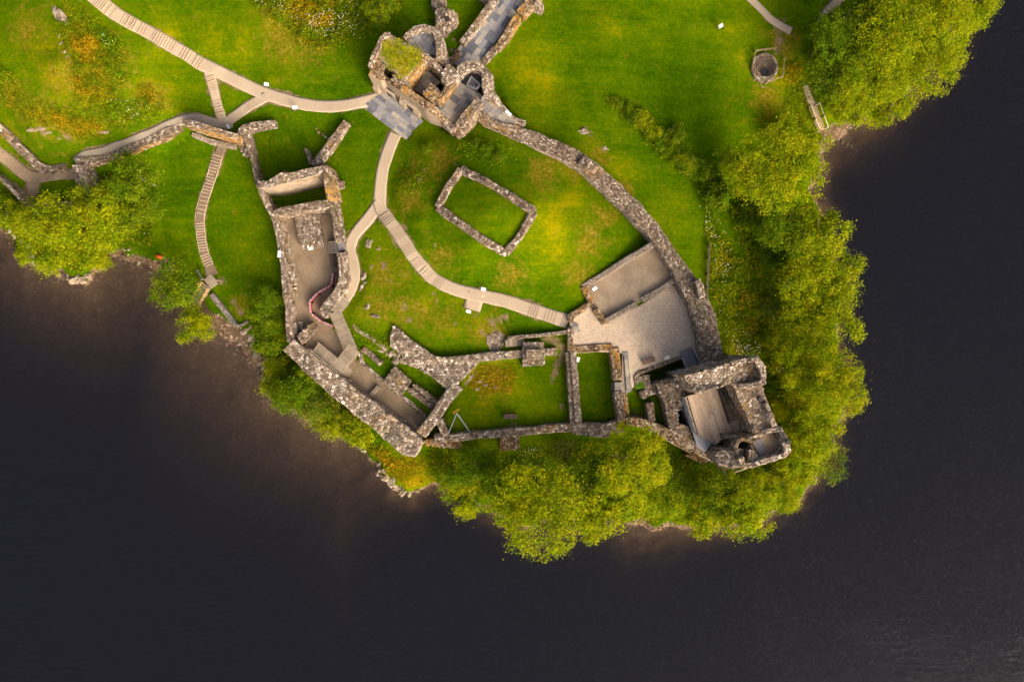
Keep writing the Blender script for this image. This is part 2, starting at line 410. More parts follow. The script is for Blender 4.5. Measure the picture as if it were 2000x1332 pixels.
# paths: photo px centre line and width
PATHS = {
 'main': ([(160,-26,30),(191,0,29),(230,30,27),(289,63,26),(344,95,26),(396,126,26),(450,152,25),(497,175,25),(530,187,25),(575,200,24),(620,208,23),(665,207,23),(700,201,22),(735,192,23),(752,190,24)], PATH),
 'cut': ([(408,140,20),(418,180,19),(426,210,19),(433,236,19)], PATH),
 'link': ([(520,190,20),(490,205,20),(462,225,20),(440,241,20)], PATH),
 'west': ([(455,240,20),(420,241,20),(385,232,18),(352,236,19),(300,259,18),(245,281,18),(200,297,18),(165,304,17),(147,316,12)], PATH_GREY),
 'lower': ([(437,270,18),(428,300,18),(412,350,18),(400,385,18),(391,415,18),(390,435,17),(394,470,17),(399,495,17),(408,518,18),(414,538,26)], PATH_DARK),
 'south': ([(772,262,24),(757,300,24),(746,340,24),(742,400,26),(752,420,25),(775,452,25),(805,498,25),(822,520,25),(845,543,25),(880,562,25),(925,575,26),(975,585,26),(1030,602,27),(1075,617,27),(1109,629,27)], PATH),
 'hall': ([(742,397,24),(715,432,24),(692,460,22),(684,485,22),(688,515,25),(691,540,25),(683,570,22),(668,590,24)], PATH),
 'spur': ([(930,572,34),(921,605,34)], PATH),
 'shore': ([(1455,-10,13),(1480,12,13),(1510,42,13),(1545,62,14)], PATH),
 'wood': ([(1573,168,11),(1580,188,11),(1589,208,12)], PATH),
 'glade': ([(1652,-12,15),(1630,8,15),(1612,28,14),(1598,50,12)], PATH),
 'track': ([(-20,284,24),(30,324,24),(62,346,24),(105,343,18),(150,340,17)], TRACK),
 'trackb': ([(-20,330,11),(28,367,12),(60,393,14)], TRACK),
 'trackc': ([(66,345,30),(63,370,22),(60,392,14)], TRACK),
}
EDGE = np.zeros(XX.shape)
PW = {}
for k, (pts, m) in PATHS.items():
    w3 = [G(a, b) for a, b, c in pts]
    ww = [c * SCALE * (HEIGHT - p.z) / HEIGHT for p, (a, b, c) in zip(w3, pts)]
    PW[k] = (w3, ww)
    for i in range(len(w3) - 1):
        d, t = seg_dist(XX, YY, w3[i], w3[i + 1])
        hw = (ww[i] * (1 - t) + ww[i + 1] * t) / 2
        EDGE = np.maximum(EDGE, np.clip(1 - (d - hw - .05) / .45, 0, 1))
        # level the ground across the path so the surface lies on it
        if m is not TRACK:
            zc = w3[i].z * (1 - t) + w3[i + 1].z * t
            kk = np.clip(1 - (d - hw) / 1.2, 0, 1) * .8
            kk = np.where(inside_np(XX, YY, polyP(PADS[0][0], -2)) | inside_np(XX, YY, polyP(PADS[9][0], 0)), 0, kk)
            ZZ = ZZ * (1 - kk) + zc * kk

# ground colour patches (photo px, radius px): dry gold grass and sunlit slopes painted gold, bare earth
DRY_SUNLIT = [(1080,430,55),(1110,400,40),(1090,500,30),(900,240,0),(1530,150,40),(1545,220,30),(500,60,60),(470,90,45),(330,70,35),(560,130,40),(120,160,40),(70,80,40),(420,60,60),(1110,320,30),(1180,350,25),(1430,60,40),(1150,480,30),(1450,110,30),(1500,195,40),(960,740,40),(1000,760,30),(915,600,25),(940,630,22),(1240,800,18),(300,200,28),(280,190,26),(880,640,20),(1020,480,25),(1210,330,30),(1150,280,20),(1230,400,14),(1260,440,14),(790,920,40),(810,940,30),(60,470,20),(1050,500,30),(1120,560,20),(830,600,18),(1200,60,40),(1040,130,60),(1060,160,50)]
SOIL = [(1085,725,9),(1082,735,8),(1079,743,7),(1087,718,9),(1089,711,9),(1092,704,9),(1096,697,9),(1099,690,9),(1099,683,9),(1097,676,9),(1092,669,8),(1085,665,8),(1077,662,8),(1068,661,8),(1060,660,7),(1097,793,8),(1002,831,9),(960,628,14),(985,622,12),(945,650,8),(970,650,12),(880,560,0),(845,575,6),(852,588,6),(790,445,8),(783,470,6),(1180,290,8),(1150,262,8),(1140,250,7),(750,520,9),(760,550,7),(790,600,9),(800,625,9),(775,480,8),(810,590,0),(850,610,0),(1520,80,16),(1525,60,12),(1520,100,10),(1530,40,9),(1240,810,9),(455,590,8),(470,610,9),(463,600,6),(430,548,12),(700,600,6),(820,350,7),(830,330,8),(890,320,5),(850,480,4),(990,520,4),(965,530,4),(1140,545,3),(1165,460,4),(890,630,6),(1630,250,12),(35,295,6),(22,282,6),(130,268,10),(85,258,9),(870,62,4),(882,100,7),(884,78,5),(890,115,4)]
ROUGH = [(820,340,40),(850,320,40),(800,390,30),(1060,340,40),(1120,330,30),(1170,300,25),(760,540,45),(800,610,45),(740,600,40),(870,620,30),(1150,470,35),(1130,540,30),(150,150,60),(200,120,50),(110,240,50),(40,200,40),(560,60,60),(620,90,40),(300,190,30),(960,640,40),(950,740,45),(1180,420,30),(1220,370,25),(860,500,30),(1000,540,30),(470,600,25),(1530,80,35),(1500,200,40),(60,60,40),(20,270,25)]
def blobs(lst, seed, amp=.9):
    a = np.zeros(XX.shape)
    nz = vnoise(XX, YY, .45, seed) + .6 * vnoise(XX, YY, 1.1, seed + 1)
    for px, py, r in lst:
        if not r: continue
        g = G(px, py); rr = r * SCALE * (.8 if seed == 21 else 1)
        a = np.maximum(a, np.exp(-(np.hypot(XX - g.x, YY - g.y) / (rr * 1.25)) ** 2) * np.clip(1 + nz * .8, 0, 1.3) if seed == 21 else np.exp(-(np.hypot(XX - g.x, YY - g.y) / (rr * 1.15)) ** 2) * .8 if seed == 31 else np.clip(1.25 - np.hypot(XX - g.x, YY - g.y) / rr + nz * amp, 0, 1))
    return a
A_DRY_SUNLIT = blobs(DRY_SUNLIT, 21, 1.3)
A_ROUGH = blobs(ROUGH, 21)
A_SOIL = np.maximum(blobs(SOIL, 31), EDGE * np.clip(.6 + vnoise(XX, YY, .3, 41) * 2.0, 0, 1))
A_BEACH = np.where((DS > -50) & (SL < .5), np.clip((9.5 * (.55 - SL) - DS) / 1.5, 0, 1), 0)

nx, ny = len(GX), len(GY)
vs = np.stack([XX, YY, ZZ], -1).reshape(-1, 3)
idx = np.arange(nx * ny).reshape(ny, nx)
fq = np.stack([idx[:-1, :-1], idx[:-1, 1:], idx[1:, 1:], idx[1:, :-1]], -1).reshape(-1, 4)
me = bpy.data.meshes.new('ground')
me.vertices.add(len(vs)); me.vertices.foreach_set('co', vs.astype(np.float32).ravel())
me.loops.add(len(fq) * 4); me.loops.foreach_set('vertex_index', fq.astype(np.int32).ravel())
me.polygons.add(len(fq)); me.polygons.foreach_set('loop_start', np.arange(0, len(fq) * 4, 4, dtype=np.int32))
me.update(calc_edges=True)
me.polygons.foreach_set('use_smooth', [True] * len(fq))
for nm, arr in (('dry', A_DRY_SUNLIT), ('rough', A_ROUGH), ('soil', A_SOIL), ('beach', A_BEACH)):  # dry also holds the painted gold of sunlit slopes
    at = me.attributes.new(nm, 'FLOAT', 'POINT'); at.data.foreach_set('value', arr.astype(np.float32).ravel())

def ground_mat():
    m = NT('lawn_and_shore')
    big = m.noise(.045, 4, .6); mid = m.noise(.25, 5, .6); fine = m.noise(2.2, 5, .7); vfine = m.noise(9, 3, .7)
    st = m.n('Mapping', {'Vector': m.pos(), 'Rotation': (0, 0, .75), 'Scale': (.25, 2.2, 1)})
    mow = m.noise(.45, 3, .6, st.outputs[0])
    f = m.math('ADD', m.math('MULTIPLY', big, .45), m.math('MULTIPLY', mid, .32))
    f = m.math('ADD', f, m.math('MULTIPLY', mow, .22))
    f = m.math('SUBTRACT', f, .1)
    f = m.math('ADD', f, m.math('MULTIPLY', m.attr('dry'), .11))
    f = m.math('ADD', f, m.math('MULTIPLY', fine, .42))
    f = m.math('ADD', f, m.math('MULTIPLY', vfine, .3))
    c = m.ramp(f, [(.58, (.019, .058, .0004)), (.72, (.047, .103, .0006)), (.86, (.100, .146, .0008)), (1.02, (.235, .21, .001))])
    c = m.mix(m.ramp(m.math('ADD', m.math('MULTIPLY', m.attr('dry'), .27), m.math('MULTIPLY', m.noise(1.6, 5, .7), .6)), [(.58, 0.0), (.85, .7)]), c, m.ramp(m.noise(3, 3), [(.35, (.22, .17, .001)), (.7, (.40, .25, .003))]))
    rg = m.ramp(m.math('ADD', m.math('MULTIPLY', m.attr('rough'), .42), m.math('MULTIPLY', m.math('SUBTRACT', m.noise(.8, 6, .75), .5), 1.5)), [(.10, 0.0), (.42, .85)])
    c = m.mix(rg, c, m.ramp(m.noise(2.4, 5, .7), [(.35, (.075, .085, .003)), (.5, (.16, .13, .006)), (.68, (.30, .21, .03))]))
    sp = m.ramp(m.math('ADD', m.attr('soil'), m.math('MULTIPLY', m.math('SUBTRACT', m.noise(1.1, 6, .75), .5), 2.2)), [(.45, 0.0), (.75, .9)])
    c = m.mix(sp, c, m.ramp(m.noise(2, 5), [(.3, (.13, .085, .045)), (.7, (.27, .19, .11))]))
    z = m.n('SeparateXYZ', {0: m.pos()}).outputs[2]
    bk = m.n('TexVoronoi', {'Vector': m.pos(), 'Scale': 2.6})
    peb = m.ramp(m.n('SeparateColor', {0: bk.outputs['Color']}).outputs[0], [(0, (.075, .05, .03)), (.7, (.155, .105, .064)), (1, (.30, .23, .16))])
    peb = m.mix(m.ramp(m.noise(.6, 4), [(.4, 0.0), (.6, .6)]), peb, (.135, .085, .047))
    be = m.ramp(m.math('ADD', m.attr('beach'), m.math('MULTIPLY', m.math('SUBTRACT', m.noise(1.2, 4), .5), .5)), [(.4, 0.0), (.6, 1.0)])
    wet = m.ramp(m.math('SUBTRACT', m.math('ADD', WATER + .35, m.math('MULTIPLY', fine, .5)), z), [(.0, 0.0), (.25, 1.0)])
    peb = m.mix(m.ramp(m.math('SUBTRACT', WATER, z), [(0.0, 0.0), (.4, .75)]), peb, (.125, .083, .038))
    c = m.mix(m.math('MAXIMUM', be, wet), c, peb)
    m.col(c); m.b.inputs['Roughness'].default_value = 1.0; m.b.inputs['Specular IOR Level'].default_value = 0.0
    m.bump(m.math('ADD', vfine, fine), .55, .12)
    return m.m
me.materials.append(ground_mat())
ground = bpy.data.objects.new('ground', me); COL.objects.link(ground); struct(ground)

# loch: a closed body of peaty water
def water_mat():
    m = NT('peaty_loch_water')
    mp = m.n('Mapping', {'Vector': m.pos(), 'Rotation': (0, 0, math.radians(-62)), 'Scale': (.35, 1.5, 1)})
    h = m.math('ADD', m.noise(.9, 3, .6, mp.outputs[0]), m.math('MULTIPLY', m.noise(3.2, 2, .6), .4))
    wide = m.ramp(m.noise(.03, 3), [(.4, .25), (.65, 1.0)])
    bmp = m.n('Bump', {'Height': m.math('MULTIPLY', h, wide), 'Strength': .9, 'Distance': .18}).outputs[0]
    gl = m.n('BsdfGlossy', {'Color': (1, 1, 1), 'Roughness': .05, 'Normal': bmp})
    tr = m.n('BsdfTransparent', {'Color': (.93, .9, .88)})
    fr = m.n('Fresnel', {'IOR': 1.13, 'Normal': bmp})
    df = m.n('BsdfDiffuse', {'Normal': bmp, 'Color': (.0078, .0088, .0132)})   # light scattered back by the peat in the water
    ad = m.n('AddShader', {0: tr, 1: df})
    mx = m.n('MixShader', {0: fr.outputs[0], 1: ad, 2: gl})
    m.t.links.new(mx.outputs[0], m.out.inputs[0])
    va = m.n('VolumeAbsorption', {'Color': (.50, .47, .38), 'Density': .55})
    m.t.links.new(va.outputs[0], m.out.inputs[1])
    m.t.nodes.remove(m.b)
    return m.m
wb = MB(); wb.prism([(-400, -400), (400, -400), (400, 400), (-400, 400)], -40, WATER)
loch = wb.build('loch', water_mat()); struct(loch)
bb = MB(); bb.prism([(-400, -400), (400, -400), (400, 400), (-400, 400)], -39, -19.4)
lbed = bb.build('loch_bed', plain('loch_silt', (.035, .028, .02), .95, .2, .2)); struct(lbed)

# ------------------------------------------------------------------ rubble masonry
def clip_half(poly, ax, ay, c):
    """keep ax*x + ay*y <= c"""
    out = []; n = len(poly)
    for i in range(n):
        p = poly[i]; q = poly[(i + 1) % n]
        dp = ax * p[0] + ay * p[1] - c; dq = ax * q[0] + ay * q[1] - c
        if dp <= 0: out.append(p)
        if (dp < 0 < dq) or (dq < 0 < dp):
            t = dp / (dp - dq); out.append((p[0] + (q[0] - p[0]) * t, p[1] + (q[1] - p[1]) * t))
    return out

def cells(L, W, size, rng, keep=None):
    """irregular stone outlines filling a rectangle L x W"""
    nx = max(1, round(L / size)); ny = max(1, round(W / (size * .92)))
    dx, dy = L / nx, W / ny
    pts = {}
    for j in range(ny):
        for i in range(nx):
            jx = .5 + (rng.random() - .5) * .75 + (.25 if j % 2 else -.25) * (nx > 2)
            pts[i, j] = ((i + min(max(jx, .08), .92)) * dx, (j + .5 + (rng.random() - .5) * (.7 if ny > 1 else .3)) * dy)
    out = []
    for (i, j), p in pts.items():
        if keep and not keep(p[0], p[1]): continue
        poly = [(max(0, p[0] - 1.6 * dx), max(0, p[1] - 1.6 * dy)), (min(L, p[0] + 1.6 * dx), max(0, p[1] - 1.6 * dy)), (min(L, p[0] + 1.6 * dx), min(W, p[1] + 1.6 * dy)), (max(0, p[0] - 1.6 * dx), min(W, p[1] + 1.6 * dy))]
        for dj in (-1, 0, 1):
            for di in (-2, -1, 0, 1, 2):
                q = pts.get((i + di, j + dj))
                if q is None or (di == 0 and dj == 0): continue
                ax, ay = q[0] - p[0], q[1] - p[1]
                poly = clip_half(poly, ax, ay, (q[0] ** 2 + q[1] ** 2 - p[0] ** 2 - p[1] ** 2) / 2)
                if len(poly) < 3: break
            if len(poly) < 3: break
        if len(poly) >= 3: out.append((p, poly))
    return out

class Stones:
    def __init__(s): s.items = []
    def add(s, verts, faces, size): s.items.append((verts, faces, size))
    def cell(s, c, poly, mapf, size, rng, lift):
        n = len(poly)
        h = size * lift * (.55 + rng.random() * .9)
        gx = sum(p[0] for p in poly) / n; gy = sum(p[1] for p in poly) / n
        tx, ty = (rng.random() - .5) * .35, (rng.random() - .5) * .35
        rings = ((.975, -.16 * size - .05, 0), (.91, h * .62, .6), (.64, h, 1.0))
        v = []
        for sc, hh, tl in rings:
            for p in poly:
                x = gx + (p[0] - gx) * sc; y = gy + (p[1] - gy) * sc
                v.append(mapf(x, y, hh + tl * ((x - gx) * tx + (y - gy) * ty)))
        f = [tuple(range(2 * n, 3 * n))]
        for r in range(2):
            for i in range(n):
                j = (i + 1) % n
                f.append((r * n + i, r * n + j, (r + 1) * n + j, (r + 1) * n + i))
        ext = max(max(p[0] for p in poly) - min(p[0] for p in poly), max(p[1] for p in poly) - min(p[1] for p in poly))
        s.add(v, f, ext)
    def flush(s, parent, mat, single=None, most=0):
        items = s.items
        big = []
        if single:
            order = sorted(range(len(items)), key=lambda i: -items[i][2])
            big = [i for i in order[:most] if items[i][2] >= single]
        bs = set(big)
        V = []; F = []
        for i, (v, f, e) in enumerate(items):
            if i in bs: continue
            k = len(V); V += v; F += [tuple(a + k for a in q) for q in f]
        for i in big:
            v, f, e = items[i]
            link_mesh('stone', v, f, mat, parent)
        if V:
            o = link_mesh('rubble_stones', V, F, mat, parent); o['kind'] = 'stuff'
        s.items = []

def jit(x, y, k=1.0):
    return mnoise.noise(Vector((x * k, y * k, 3.7)))

def strip(st, rowA, rowB, size, rng, lift=.2, flip=False, rough=0.0):
    """stones over the ribbon between two rows of 3D points"""
    n = len(rowA)
    mid = [(a + b) / 2 for a, b in zip(rowA, rowB)]
    acc = [0.0]
    for i in range(n - 1): acc.append(acc[-1] + (mid[i + 1] - mid[i]).length)
    L = acc[-1]; W = max((a - b).length for a, b in zip(rowA, rowB))
    if L < .2 or W < .12: return
    nrm = []
    for i in range(n - 1):
        q = (mid[i + 1] - mid[i]).cross((rowB[i] + rowB[i + 1]) - (rowA[i] + rowA[i + 1]))
        q.normalize(); nrm.append(-q if flip else q)
    def mapf(u, v, w):
        i = 0
        while i < n - 2 and u > acc[i + 1]: i += 1
        t = (u - acc[i]) / max(1e-6, acc[i + 1] - acc[i]); k = v / W
        a = rowA[i].lerp(rowA[i + 1], t); b = rowB[i].lerp(rowB[i + 1], t)
        p = a.lerp(b, k) + nrm[i] * w
        if rough: p.z += jit(p.x, p.y, .9) * rough
        return p
    if L * W < size * size * 1.2: size *= .75
    for c, poly in cells(L, W, size, rng):
        st.cell(c, poly if not flip else poly[::-1], mapf, size, rng, lift)

def wall(parent, pts, h=None, base=None, size=.42, mat=None, core=None, name='wall', rough=.18, face=1.25, lift=.27, single=None, most=0, closed=False, depth=None, facemat=None):
    """a rubble wall. pts: (px, py, ztop, width px); h: height above ground instead of ztop"""
    mat = mat or STONE; core = core or MORTAR
    if not single: size *= .8
    rng = random.Random(hash((pts[0][0], pts[0][1], len(pts))) & 0xffff)
    C = []; W = []
    for q in pts:
        px, py, z, wpx = q
        if h is not None: z = G(px, py).z + h
        C.append(P(px, py, z)); W.append(wpx * SCALE * (HEIGHT - z) / HEIGHT / 2)
    # resample and roughen
    C2 = []; W2 = []
    for i in range(len(C) - 1):
        k = max(1, int((C[i + 1] - C[i]).length / 1.1))
        for j in range(k):
            t = j / k; C2.append(C[i].lerp(C[i + 1], t)); W2.append(W[i] * (1 - t) + W[i + 1] * t)
    C2.append(C[-1]); W2.append(W[-1])
    n = len(C2); A = []; B = []
    for i in range(n):
        d1 = (C2[i] - C2[i - 1]) if i > 0 else (C2[1] - C2[0])
        d2 = (C2[i + 1] - C2[i]) if i < n - 1 else d1
        if closed and i in (0, n - 1): d1 = C2[-1] - C2[-2]; d2 = C2[1] - C2[0]
        d1 = Vector((d1.x, d1.y, 0)).normalized(); d2 = Vector((d2.x, d2.y, 0)).normalized()
        t = (d1 + d2).normalized(); nn = Vector((-t.y, t.x, 0)); m = min(1.5, 1 / max(.5, t.dot(d1)))
        ra, rb = rng.uniform(-.5, .5) * rough * .8, rng.uniform(-.5, .5) * rough * .8
        dz = rng.uniform(-.5, .5) * rough
        A.append(C2[i] + nn * (W2[i] * m + ra) + Vector((0, 0, dz))); B.append(C2[i] - nn * (W2[i] * m + rb) + Vector((0, 0, dz)))
    if closed: A[-1] = A[0].copy(); B[-1] = B[0].copy()
    def bot(p, c):
        z = (base if base is not None else min(tz(p.x, p.y), tz(2 * p.x - c.x, 2 * p.y - c.y)) - .35)
        if depth is not None: z = p.z - depth
        z = min(z, p.z - .15)
        q = p + (Vector((p.x - c.x, p.y - c.y, 0)).normalized() * min(.12, .03 * (p.z - z)))
        return Vector((q.x, q.y, z))
    A0 = [bot(a, c) for a, c in zip(A, C2)]; B0 = [bot(b, c) for b, c in zip(B, C2)]
    V = []; F = []
    for i in range(n): V += [A[i], B[i], B0[i], A0[i]]
    for i in range(n - 1):
        k = 4 * i; e = k + 4
        F += [(k, k + 1, e + 1, e), (k + 1, k + 2, e + 2, e + 1), (k + 2, k + 3, e + 3, e + 2), (k + 3, k, e, e + 3)]
    F += [(0, 3, 2, 1), (4 * n - 4, 4 * n - 3, 4 * n - 2, 4 * n - 1)]
    o = link_mesh(name, V, F, core, parent)
    st = Stones()
    strip(st, A, B, size, rng, lift, True)
    if face:
        fs = size * face
        st2 = st if facemat is None else Stones()
        strip(st2, A, A0, fs, rng, lift * .55)
        strip(st2, B, B0, fs, rng, lift * .55, True)
        if not closed:
            strip(st2, [A[0], B[0]], [A0[0], B0[0]], fs, rng, lift * .55, True)
            strip(st2, [A[-1], B[-1]], [A0[-1], B0[-1]], fs, rng, lift * .55)
        if facemat is not None: st2.flush(o, facemat)
    st.flush(o, mat, single, most)
    return o

def block(parent, poly, ztop, base, size=.45, mat=None, core=None, name='wall', lift=.28, face=1.2, single=None, most=0, zref=None):
    """a mass of rubble with a polygonal top; ztop scalar or one value per corner"""
    mat = mat or STONE; core = core or MORTAR
    if not single: size *= .8
    rng = random.Random(hash((poly[0][0], poly[0][1], len(poly))) & 0xffff)
    n = len(poly)
    zt = list(ztop) if isinstance(ztop, (list, tuple)) else [ztop] * n
    T = [P(a, b, z) for (a, b), z in zip(poly, zt)]
    ar = sum(T[i].x * T[(i + 1) % n].y - T[(i + 1) % n].x * T[i].y for i in range(n))
    if ar < 0: T = T[::-1]; zt = zt[::-1]
    mb = MB(); mb.prism([(p.x, p.y) for p in T], base, zt)
    mb.f.pop(0)
    # top as a fan of triangles from the centroid
    cx = sum(p.x for p in T) / n; cy = sum(p.y for p in T) / n
    def zz(x, y):
        if max(zt) - min(zt) < .01: return zt[0]
        best = None
        for a, b, c in tris:
            p, q, r = T[a], T[b], T[c]
            d = (q.y - r.y) * (p.x - r.x) + (r.x - q.x) * (p.y - r.y)
            if abs(d) < 1e-9: continue
            u = ((q.y - r.y) * (x - r.x) + (r.x - q.x) * (y - r.y)) / d; v = ((r.y - p.y) * (x - r.x) + (p.x - r.x) * (y - r.y)) / d
            m_ = min(u, v, 1 - u - v)
            if best is None or m_ > best[0]: best = (m_, u * p.z + v * q.z + (1 - u - v) * r.z)
        return min(max(best[1], min(zt)), max(zt))
    from mathutils.geometry import tessellate_polygon
    tris = tessellate_polygon([[Vector((p.x, p.y, 0)) for p in T]])
    for t in tris:
        a, b, c = t
        pa, pb, pc = T[a], T[b], T[c]
        if (pb - pa).cross(pc - pa).z < 0: b, c = c, b
        mb.f.append((n + a, n + b, n + c))
    o = mb.build(name, core, parent)
    st = Stones()
    x0, x1 = min(p.x for p in T), max(p.x for p in T); y0, y1 = min(p.y for p in T), max(p.y for p in T)
    PX = [(p.x, p.y) for p in T]
    def keep(u, v):
        x, y = x0 + u, y0 + v
        return inside(x, y, PX)
    def mapf(u, v, w): return Vector((x0 + u, y0 + v, zz(x0 + u, y0 + v) + w))
    for c, pl in cells(x1 - x0, y1 - y0, size, rng, keep):
        st.cell(c, pl, mapf, size, rng, lift)
    if face:
        for i in range(n):
            a, b = T[i], T[(i + 1) % n]
            strip(st, [a, b], [Vector((a.x, a.y, base)), Vector((b.x, b.y, base))], size * face, rng, lift * .55, True)
    st.flush(o, mat, single, most)
    return o

def wthing(name, label, px, py, cat='wall', group=None):
    return thing(name, label, cat, G(px, py), group)

# ------------------------------------------------------------------ paths and floors
def ribbon(name, w3, ww, mat, lift=.05):
    Q = []; Wd = []
    for i in range(len(w3) - 1):
        k = max(1, int((w3[i + 1] - w3[i]).length / .5))
        for j in range(k):
            t = j / k
            # smooth the centre line
            p0, p1, p2, p3 = w3[max(i - 1, 0)], w3[i], w3[i + 1], w3[min(i + 2, len(w3) - 1)]
            q = .5 * ((2 * p1) + (p2 - p0) * t + (2 * p0 - 5 * p1 + 4 * p2 - p3) * t * t + (3 * p1 - p0 - 3 * p2 + p3) * t ** 3)
            Q.append(q); Wd.append(ww[i] * (1 - t) + ww[i + 1] * t)
    Q.append(w3[-1]); Wd.append(ww[-1])
    V = []; F = []; n = len(Q); M = 7
    for i in range(n):
        d = Q[min(i + 1, n - 1)] - Q[max(i - 1, 0)]; d.z = 0; d.normalize(); nn = Vector((-d.y, d.x, 0))
        hw = Wd[i] / 2
        row = [Q[i] + nn * hw * (1 - 2 * j / (M - 1)) for j in range(M)]
        row = [row[0] + nn * jit(row[0].x, row[0].y, .8) * .10] + row[1:-1] + [row[-1] + nn * jit(row[-1].x, row[-1].y, .8) * .10]
        zc = max(tzmax(p.x, p.y) if k in (1, 3, 5) else tz(p.x, p.y) for k, p in enumerate(row))
        for j, p in enumerate(row):
            z = .35 * zc + .65 * tz(p.x, p.y) + lift
            V.append((p.x, p.y, z))
        V.append((row[0].x, row[0].y, tz(row[0].x, row[0].y) - .3)); V.append((row[-1].x, row[-1].y, tz(row[-1].x, row[-1].y) - .3))
    K = M + 2
    for i in range(n - 1):
        for j in range(M - 1):
            a = i * K + j; F.append((a, a + 1, a + K + 1, a + K)[::-1])
        a = i * K; F.append((a, a + M, a + K + M, a + K)); F.append((a + M - 1, a + M + 1, a + K + M + 1, a + K + M - 1)[::-1])
    return struct(link_mesh(name, V, F, mat, None, True))

PO = {}
for k, (w3, ww) in PW.items():
    PO[k] = ribbon('track' if k.startswith('track') else 'path', w3, ww, PATHS[k][1], .05 if k in ('main', 'south') else (.056 if k in ('cut', 'hall', 'trackb', 'spur') else .062))

def steps(key, a, b, n, wpx, mat=None, hh=.09, th=.065):
    """n riser timbers across a path between two photo points"""
    for i in range(n):
        t = i / max(1, n - 1)
        px, py = a[0] + (b[0] - a[0]) * t, a[1] + (b[1] - a[1]) * t
        g = G(px, py)
        dx, dy = b[0] - a[0], -(b[1] - a[1]); L = math.hypot(dx, dy); nn = Vector((-dy / L, dx / L, 0))
        hw = wpx * SCALE * (HEIGHT - g.z) / HEIGHT / 2
        zt = max(tzmax(g.x, g.y), tz(g.x + nn.x * hw * .8, g.y + nn.y * hw * .8), tz(g.x - nn.x * hw * .8, g.y - nn.y * hw * .8)) + .05
        c = Vector((g.x, g.y, zt))
        mb = MB(); mb.bar(c - nn * hw, c + nn * hw, th, hh)
        mb.build('step_riser', mat or (TIMBER_FAINT if key == 'south' else TIMBER), PO[key])
steps('main', (190, -1), (222, 25), 9, 27); steps('main', (241, 36), (284, 61), 10, 25); steps('main', (299, 69), (340, 92), 9, 25); steps('main', (356, 102), (393, 124), 8, 25)
steps('cut', (410, 151), (418, 176), 7, 19); steps('cut', (423, 198), (431, 227), 6, 19)
steps('link', (499, 200), (484, 208), 5, 20); steps('link', (458, 228), (451, 234), 3, 20)
steps('south', (750, 420), (762, 436), 5, 24); steps('south', (772, 447), (783, 464), 5, 24); steps('south', (793, 480), (803, 495), 5, 24); steps('south', (810, 508), (818, 520), 4, 24); steps('south', (825, 528), (838, 542), 4, 24); steps('south', (851, 548), (863, 556), 4, 24)
steps('south', (1035, 604), (1050, 609), 4, 26); steps('south', (1065, 615), (1084, 621), 4, 26); steps('south', (1098, 626), (1107, 629), 3, 26)
L1 = dict(mat=TIMBER_PALE, hh=.09, th=.075)
steps('lower', (424, 305), (403, 378), 13, 17, **L1); steps('lower', (401, 385), (394, 418), 5, 17, **L1); steps('lower', (391, 437), (397, 490), 11, 16, **L1); steps('lower', (401, 498), (409, 518), 5, 17, **L1)
for sgn in (-1, 1):   # pale edging boards of the stepped lower path
    w3, ww = PW['lower']
    mb = MB()
    for i in range(1, len(w3) - 2):
        d = w3[i + 1] - w3[i]; d.z = 0; d.normalize(); nn = Vector((-d.y, d.x, 0)) * sgn
        a = w3[i] + nn * ww[i] / 2; b = w3[i + 1] + nn * ww[i + 1] / 2
        a.z = tz(a.x, a.y) + .05; b.z = tz(b.x, b.y) + .05
        mb.bar(a, b, .04, .12)
    mb.build('edging_board', TIMBER_PALE, PO['lower'])

def floor(name, poly, z, mat, lift=.03):
    w3 = polyP(poly, z); mb = MB(); mb.prism([(p.x, p.y) for p in w3], z - .3, z + lift)
    return struct(mb.build(name, mat))
floor('hall_floor', [(540,420),(655,405),(668,470),(670,560),(640,625),(698,690),(690,715),(672,742),(572,668),(562,560)], -2.3, COURT_SOFT)
floor('range_floor', [(668,730),(700,702),(748,745),(835,815),(812,852)], -3.0, COURT_SOFT)
floor('house_floor', [(1138,562),(1282,476),(1326,545),(1180,632),(1150,595)], 0, HOUSE_GRAVEL, .034)
floor('courtyard', [(1112,620),(1150,596),(1180,632),(1245,600),(1325,550),(1350,600),(1372,690),(1333,697),(1250,722),(1240,730),(1242,752),(1226,766),(1214,690),(1112,684)], 0, COURT, .03)

def clip_convex(poly, conv):
    n = len(conv)
    ar = sum(conv[i][0] * conv[(i + 1) % n][1] - conv[(i + 1) % n][0] * conv[i][1] for i in range(n))
    if ar < 0: conv = conv[::-1]
    for i in range(n):
        a, b = conv[i], conv[(i + 1) % n]
        ax, ay = (b[1] - a[1]), -(b[0] - a[0])
        poly = clip_half(poly, ax, ay, ax * a[0] + ay * a[1])
        if len(poly) < 3: return []
    return poly

